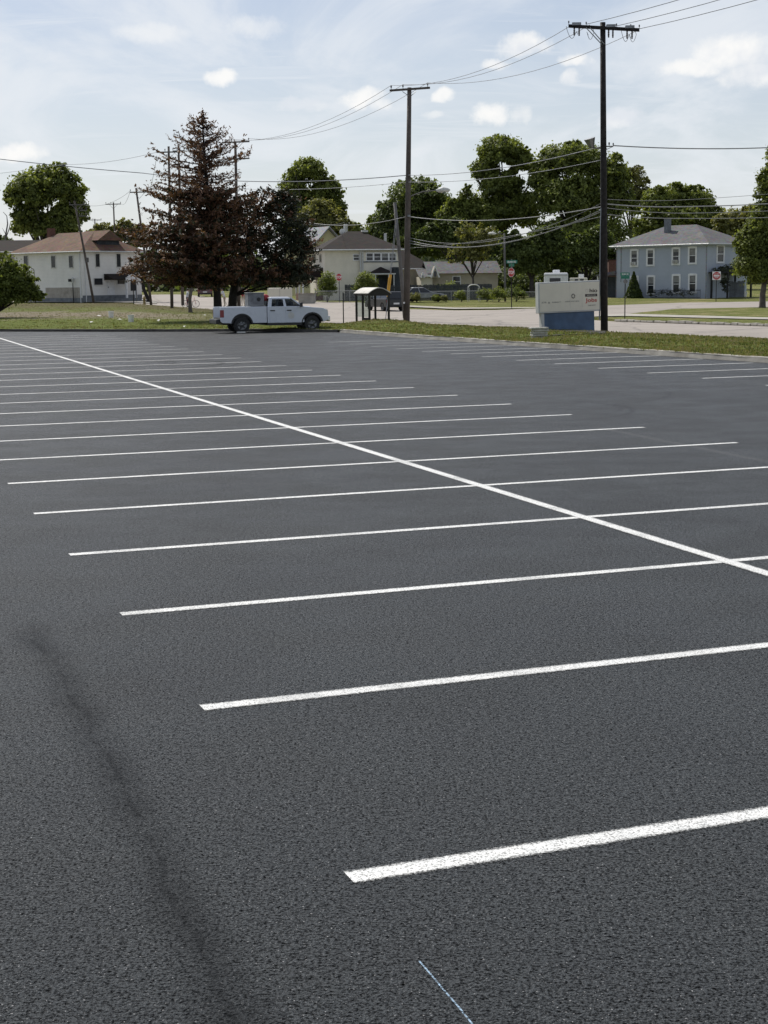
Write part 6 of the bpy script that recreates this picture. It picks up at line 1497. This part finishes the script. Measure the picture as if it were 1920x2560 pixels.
# ------------------------------------------------------------------ people
def person(label, base, rz, shirt, trousers, lean=0.0, reach=None, hat=None, H_=1.76):
    t = thing('person', label, 'person', base, rz)
    J = {'pel': (0, 0, .95), 'spine': (lean*.4, 0, 1.16), 'chest': (lean*.8, 0, 1.34), 'neck': (lean, 0, 1.49), 'head': (lean*1.15+.02, 0, 1.60), 'crown': (lean*1.2+.01, 0, 1.70)}
    V = []; E_ = []; R_ = []; ix = {}
    def add(n, p, r): ix[n] = len(V); V.append(p); R_.append(r)
    add('pel', J['pel'], (.15, .12)); add('spine', J['spine'], (.135, .11)); add('chest', J['chest'], (.165, .12)); add('neck', J['neck'], (.06, .06)); add('head', J['head'], (.085, .095)); add('crown', J['crown'], (.07, .085))
    E_ += [('pel', 'spine'), ('spine', 'chest'), ('chest', 'neck'), ('neck', 'head'), ('head', 'crown')]
    add('nose', (J['head'][0]+.105, 0, J['head'][2]), (.014, .02)); E_.append(('head', 'nose'))
    for s_, y in (('l', 1), ('r', -1)):
        rc = reach or .12
        add('sh'+s_, (lean*.85, y*.20, 1.42), (.065, .065)); add('el'+s_, (lean*.85+rc*.35, y*.26, 1.14), (.045, .045)); add('wr'+s_, (lean*.9+rc, y*(.2 if reach else .28), .95+(.12 if reach else -.06)), (.03, .03)); add('ha'+s_, (lean*.9+rc+.05, y*(.18 if reach else .28), .87+(.12 if reach else -.06)), (.035, .022))
        E_ += [('chest', 'sh'+s_), ('sh'+s_, 'el'+s_), ('el'+s_, 'wr'+s_), ('wr'+s_, 'ha'+s_)]
        for q in range(4):
            n1 = 'f%s%d' % (s_, q); hp = V[ix['ha'+s_]]; add(n1, (hp[0]-.024+q*.019, hp[1], hp[2]-.055-.012*(1-abs(q-1.5)/1.5)), (.009, .009)); n2 = n1+'t'; add(n2, (hp[0]-.026+q*.019+.012, hp[1]-y*.014, hp[2]-.092-.012*(1-abs(q-1.5)/1.5)), (.008, .008)); E_ += [('ha'+s_, n1), (n1, n2)]
        hp = V[ix['ha'+s_]]; add('th'+s_, (hp[0]+.045, hp[1]-y*.01, hp[2]-.03), (.01, .01)); E_.append(('ha'+s_, 'th'+s_))
        add('hip'+s_, (0, y*.095, .88), (.10, .10)); add('kn'+s_, (.04, y*.11+.0, .50), (.065, .065)); add('an'+s_, (-.02, y*.12, .09), (.04, .04)); add('to'+s_, (.15, y*.13, .035), (.04, .03))
        E_ += [('pel', 'hip'+s_), ('hip'+s_, 'kn'+s_), ('kn'+s_, 'an'+s_), ('an'+s_, 'to'+s_)]
    me = bpy.data.meshes.new('body'); me.from_pydata(V, [(ix[a], ix[b]) for a, b in E_], []); me.update()
    ob = bpy.data.objects.new('tmp', me); COL.objects.link(ob); ob.modifiers.new('s', 'SKIN'); 
    for i, r in enumerate(R_): me.skin_vertices[0].data[i].radius = r
    me.skin_vertices[0].data[0].use_root = True
    ob.modifiers.new('u', 'SUBSURF').levels = 1; bpy.context.view_layer.update()
    m2 = bpy.data.meshes.new_from_object(ob.evaluated_get(bpy.context.evaluated_depsgraph_get())); bpy.data.objects.remove(ob)
    body = link('body', m2, M['skin'], t, True)
    m2.materials.append(shirt); m2.materials.append(trousers); m2.materials.append(M['rubber'])
    for pg in m2.polygons:
        c = pg.center
        if c.z < .10: pg.material_index = 3
        elif c.z < .98 and abs(c.y) < .22 and c.x < .2 and not (abs(c.y) > .16 and c.z > .74): pg.material_index = 2
        elif c.z < 1.49 and c.z > .93 and not (abs(c.y) > .17 and c.z < 1.2 and c.x > lean*.85+.03): pg.material_index = 1
    h = J['crown']; mb = MB(); mb.lathe([(.093, -.05), (.1, 0), (.09, .05), (.05, .09), (0, .1)], c=(h[0]-.015, 0, h[2]+.0), n=12)
    if hat: mb.box(h[0]+.04, h[0]+.19, -.07, .07, h[2]-.012, h[2]+.004)
    hr = mb.build('cap' if hat else 'hair', hat or M['hair'], t, smooth=True)
    mb = MB()
    for y in (-1, 1): mb.lathe([(0, 0), (.012, .004), (0, .008)], c=(J['head'][0]+.092, y*.032, J['head'][2]+.025), n=6, axis='x')
    mb.build('eyes', M['black_plastic'], t); return t
b = Vector((at(561, 720, 150).x, 150, tz(150)-.01)); p1 = person('person in dark cap and white t-shirt holding a long tool', b, math.radians(200), M['cloth_white'], M['cloth_khaki'], .22, .3, M['cloth_dark'])
t = thing('long_tool', 'long thin tool handle held by the person in the dark cap', 'tool', b+Vector((.0, -.4, .0))); mb = MB(); mb.tube([(-.25, 0, 1.12), (.35, -.3, .03)], .018, 6); mb.build('handle', M['iron'], t); mb = MB(); mb.box(.2, .5, -.36, -.26, 0, .05); mb.build('head', M['iron'], t)
b = Vector((at(607, 720, 150).x, 150, tz(150)-.01)); person('person in a red shirt standing right of the pole behind the pickup bed', b, math.radians(250), M['cloth_red'], M['cloth_khaki'], .08, .2)
b = Vector((at(617, 720, 153).x, 153, tz(153)-.01)); person('person in a white shirt and dark trousers just right of the one in red', b, math.radians(265), M['cloth_white'], M['cloth_dark'], .03)
b = Vector((at(467, 735, 149).x, 149, tz(149)-.01)); person('person in a pale shirt beside the bicycle behind the thin mottled trunk', b, math.radians(10), M['cloth_white'], M['cloth_dark'], .1, .25)
# bicycle
b = Vector((at(476, 750, 148).x, 148, tz(148))); t = thing('bicycle', 'bicycle held up behind the thin mottled trunk', 'bicycle', b, math.radians(8))
for x in (-.5, .5):
    e = bpy.data.objects.new('wheel', None); COL.objects.link(e); e.parent = t; e.location = (x, 0, .34)
    mb = MB(); mb.tube([(.33*math.cos(q), 0, .33*math.sin(q)) for q in np.linspace(0, 2*math.pi, 25)], .022, 6, False); mb.build('tyre', M['rubber'], e); mb = MB()
    for i in range(10): q = i*math.pi/10; mb.tube([(.31*math.cos(q), 0, .31*math.sin(q)), (-.31*math.cos(q), 0, -.31*math.sin(q))], .003, 3, False)
    mb.build('spokes', M['galv'], e)
mb = MB(); bb = (-.05, 0, .3); mb.tube([(-.5, 0, .34), bb, (.38, 0, .82), (-.15, 0, .82), bb], .018, 6); mb.tube([(-.5, 0, .34), (-.15, 0, .82), (-.19, 0, .95)], .014, 6); mb.tube([(.5, 0, .34), (.36, 0, .95)], .016, 6); mb.build('frame', M['stop_red'], t)
mb = MB(); mb.tube([(.3, -.28, 1.0), (.36, -.1, .98), (.36, .1, .98), (.3, .28, 1.0)], .014, 6); mb.build('handlebar', M['steel'], t); mb = MB(); mb.box(-.32, -.06, -.06, .06, .95, 1.0); mb.build('saddle', M['rubber'], t, bevel=.02)

# ------------------------------------------------------------------ camera and render
cam = bpy.data.cameras.new('camera'); co = bpy.data.objects.new('camera', cam); COL.objects.link(co)
R = Matrix((CR, CU, -FWD)).transposed(); co.matrix_world = Matrix.Translation((0, 0, CAMZ)) @ R.to_4x4()
cam.sensor_fit = 'VERTICAL'; cam.sensor_height = 24; cam.sensor_width = 18; cam.lens = 24*F/2560; cam.clip_start = .1; cam.clip_end = 6000
S.camera = co
S.render.engine = 'CYCLES'; S.view_settings.view_transform = 'Standard'; S.view_settings.look = 'None'; S.view_settings.exposure = 0; S.view_settings.gamma = 1
S.cycles.max_bounces = 6; S.cycles.transparent_max_bounces = 12; S.cycles.use_denoising = True
S.cycles.sample_clamp_indirect = 4
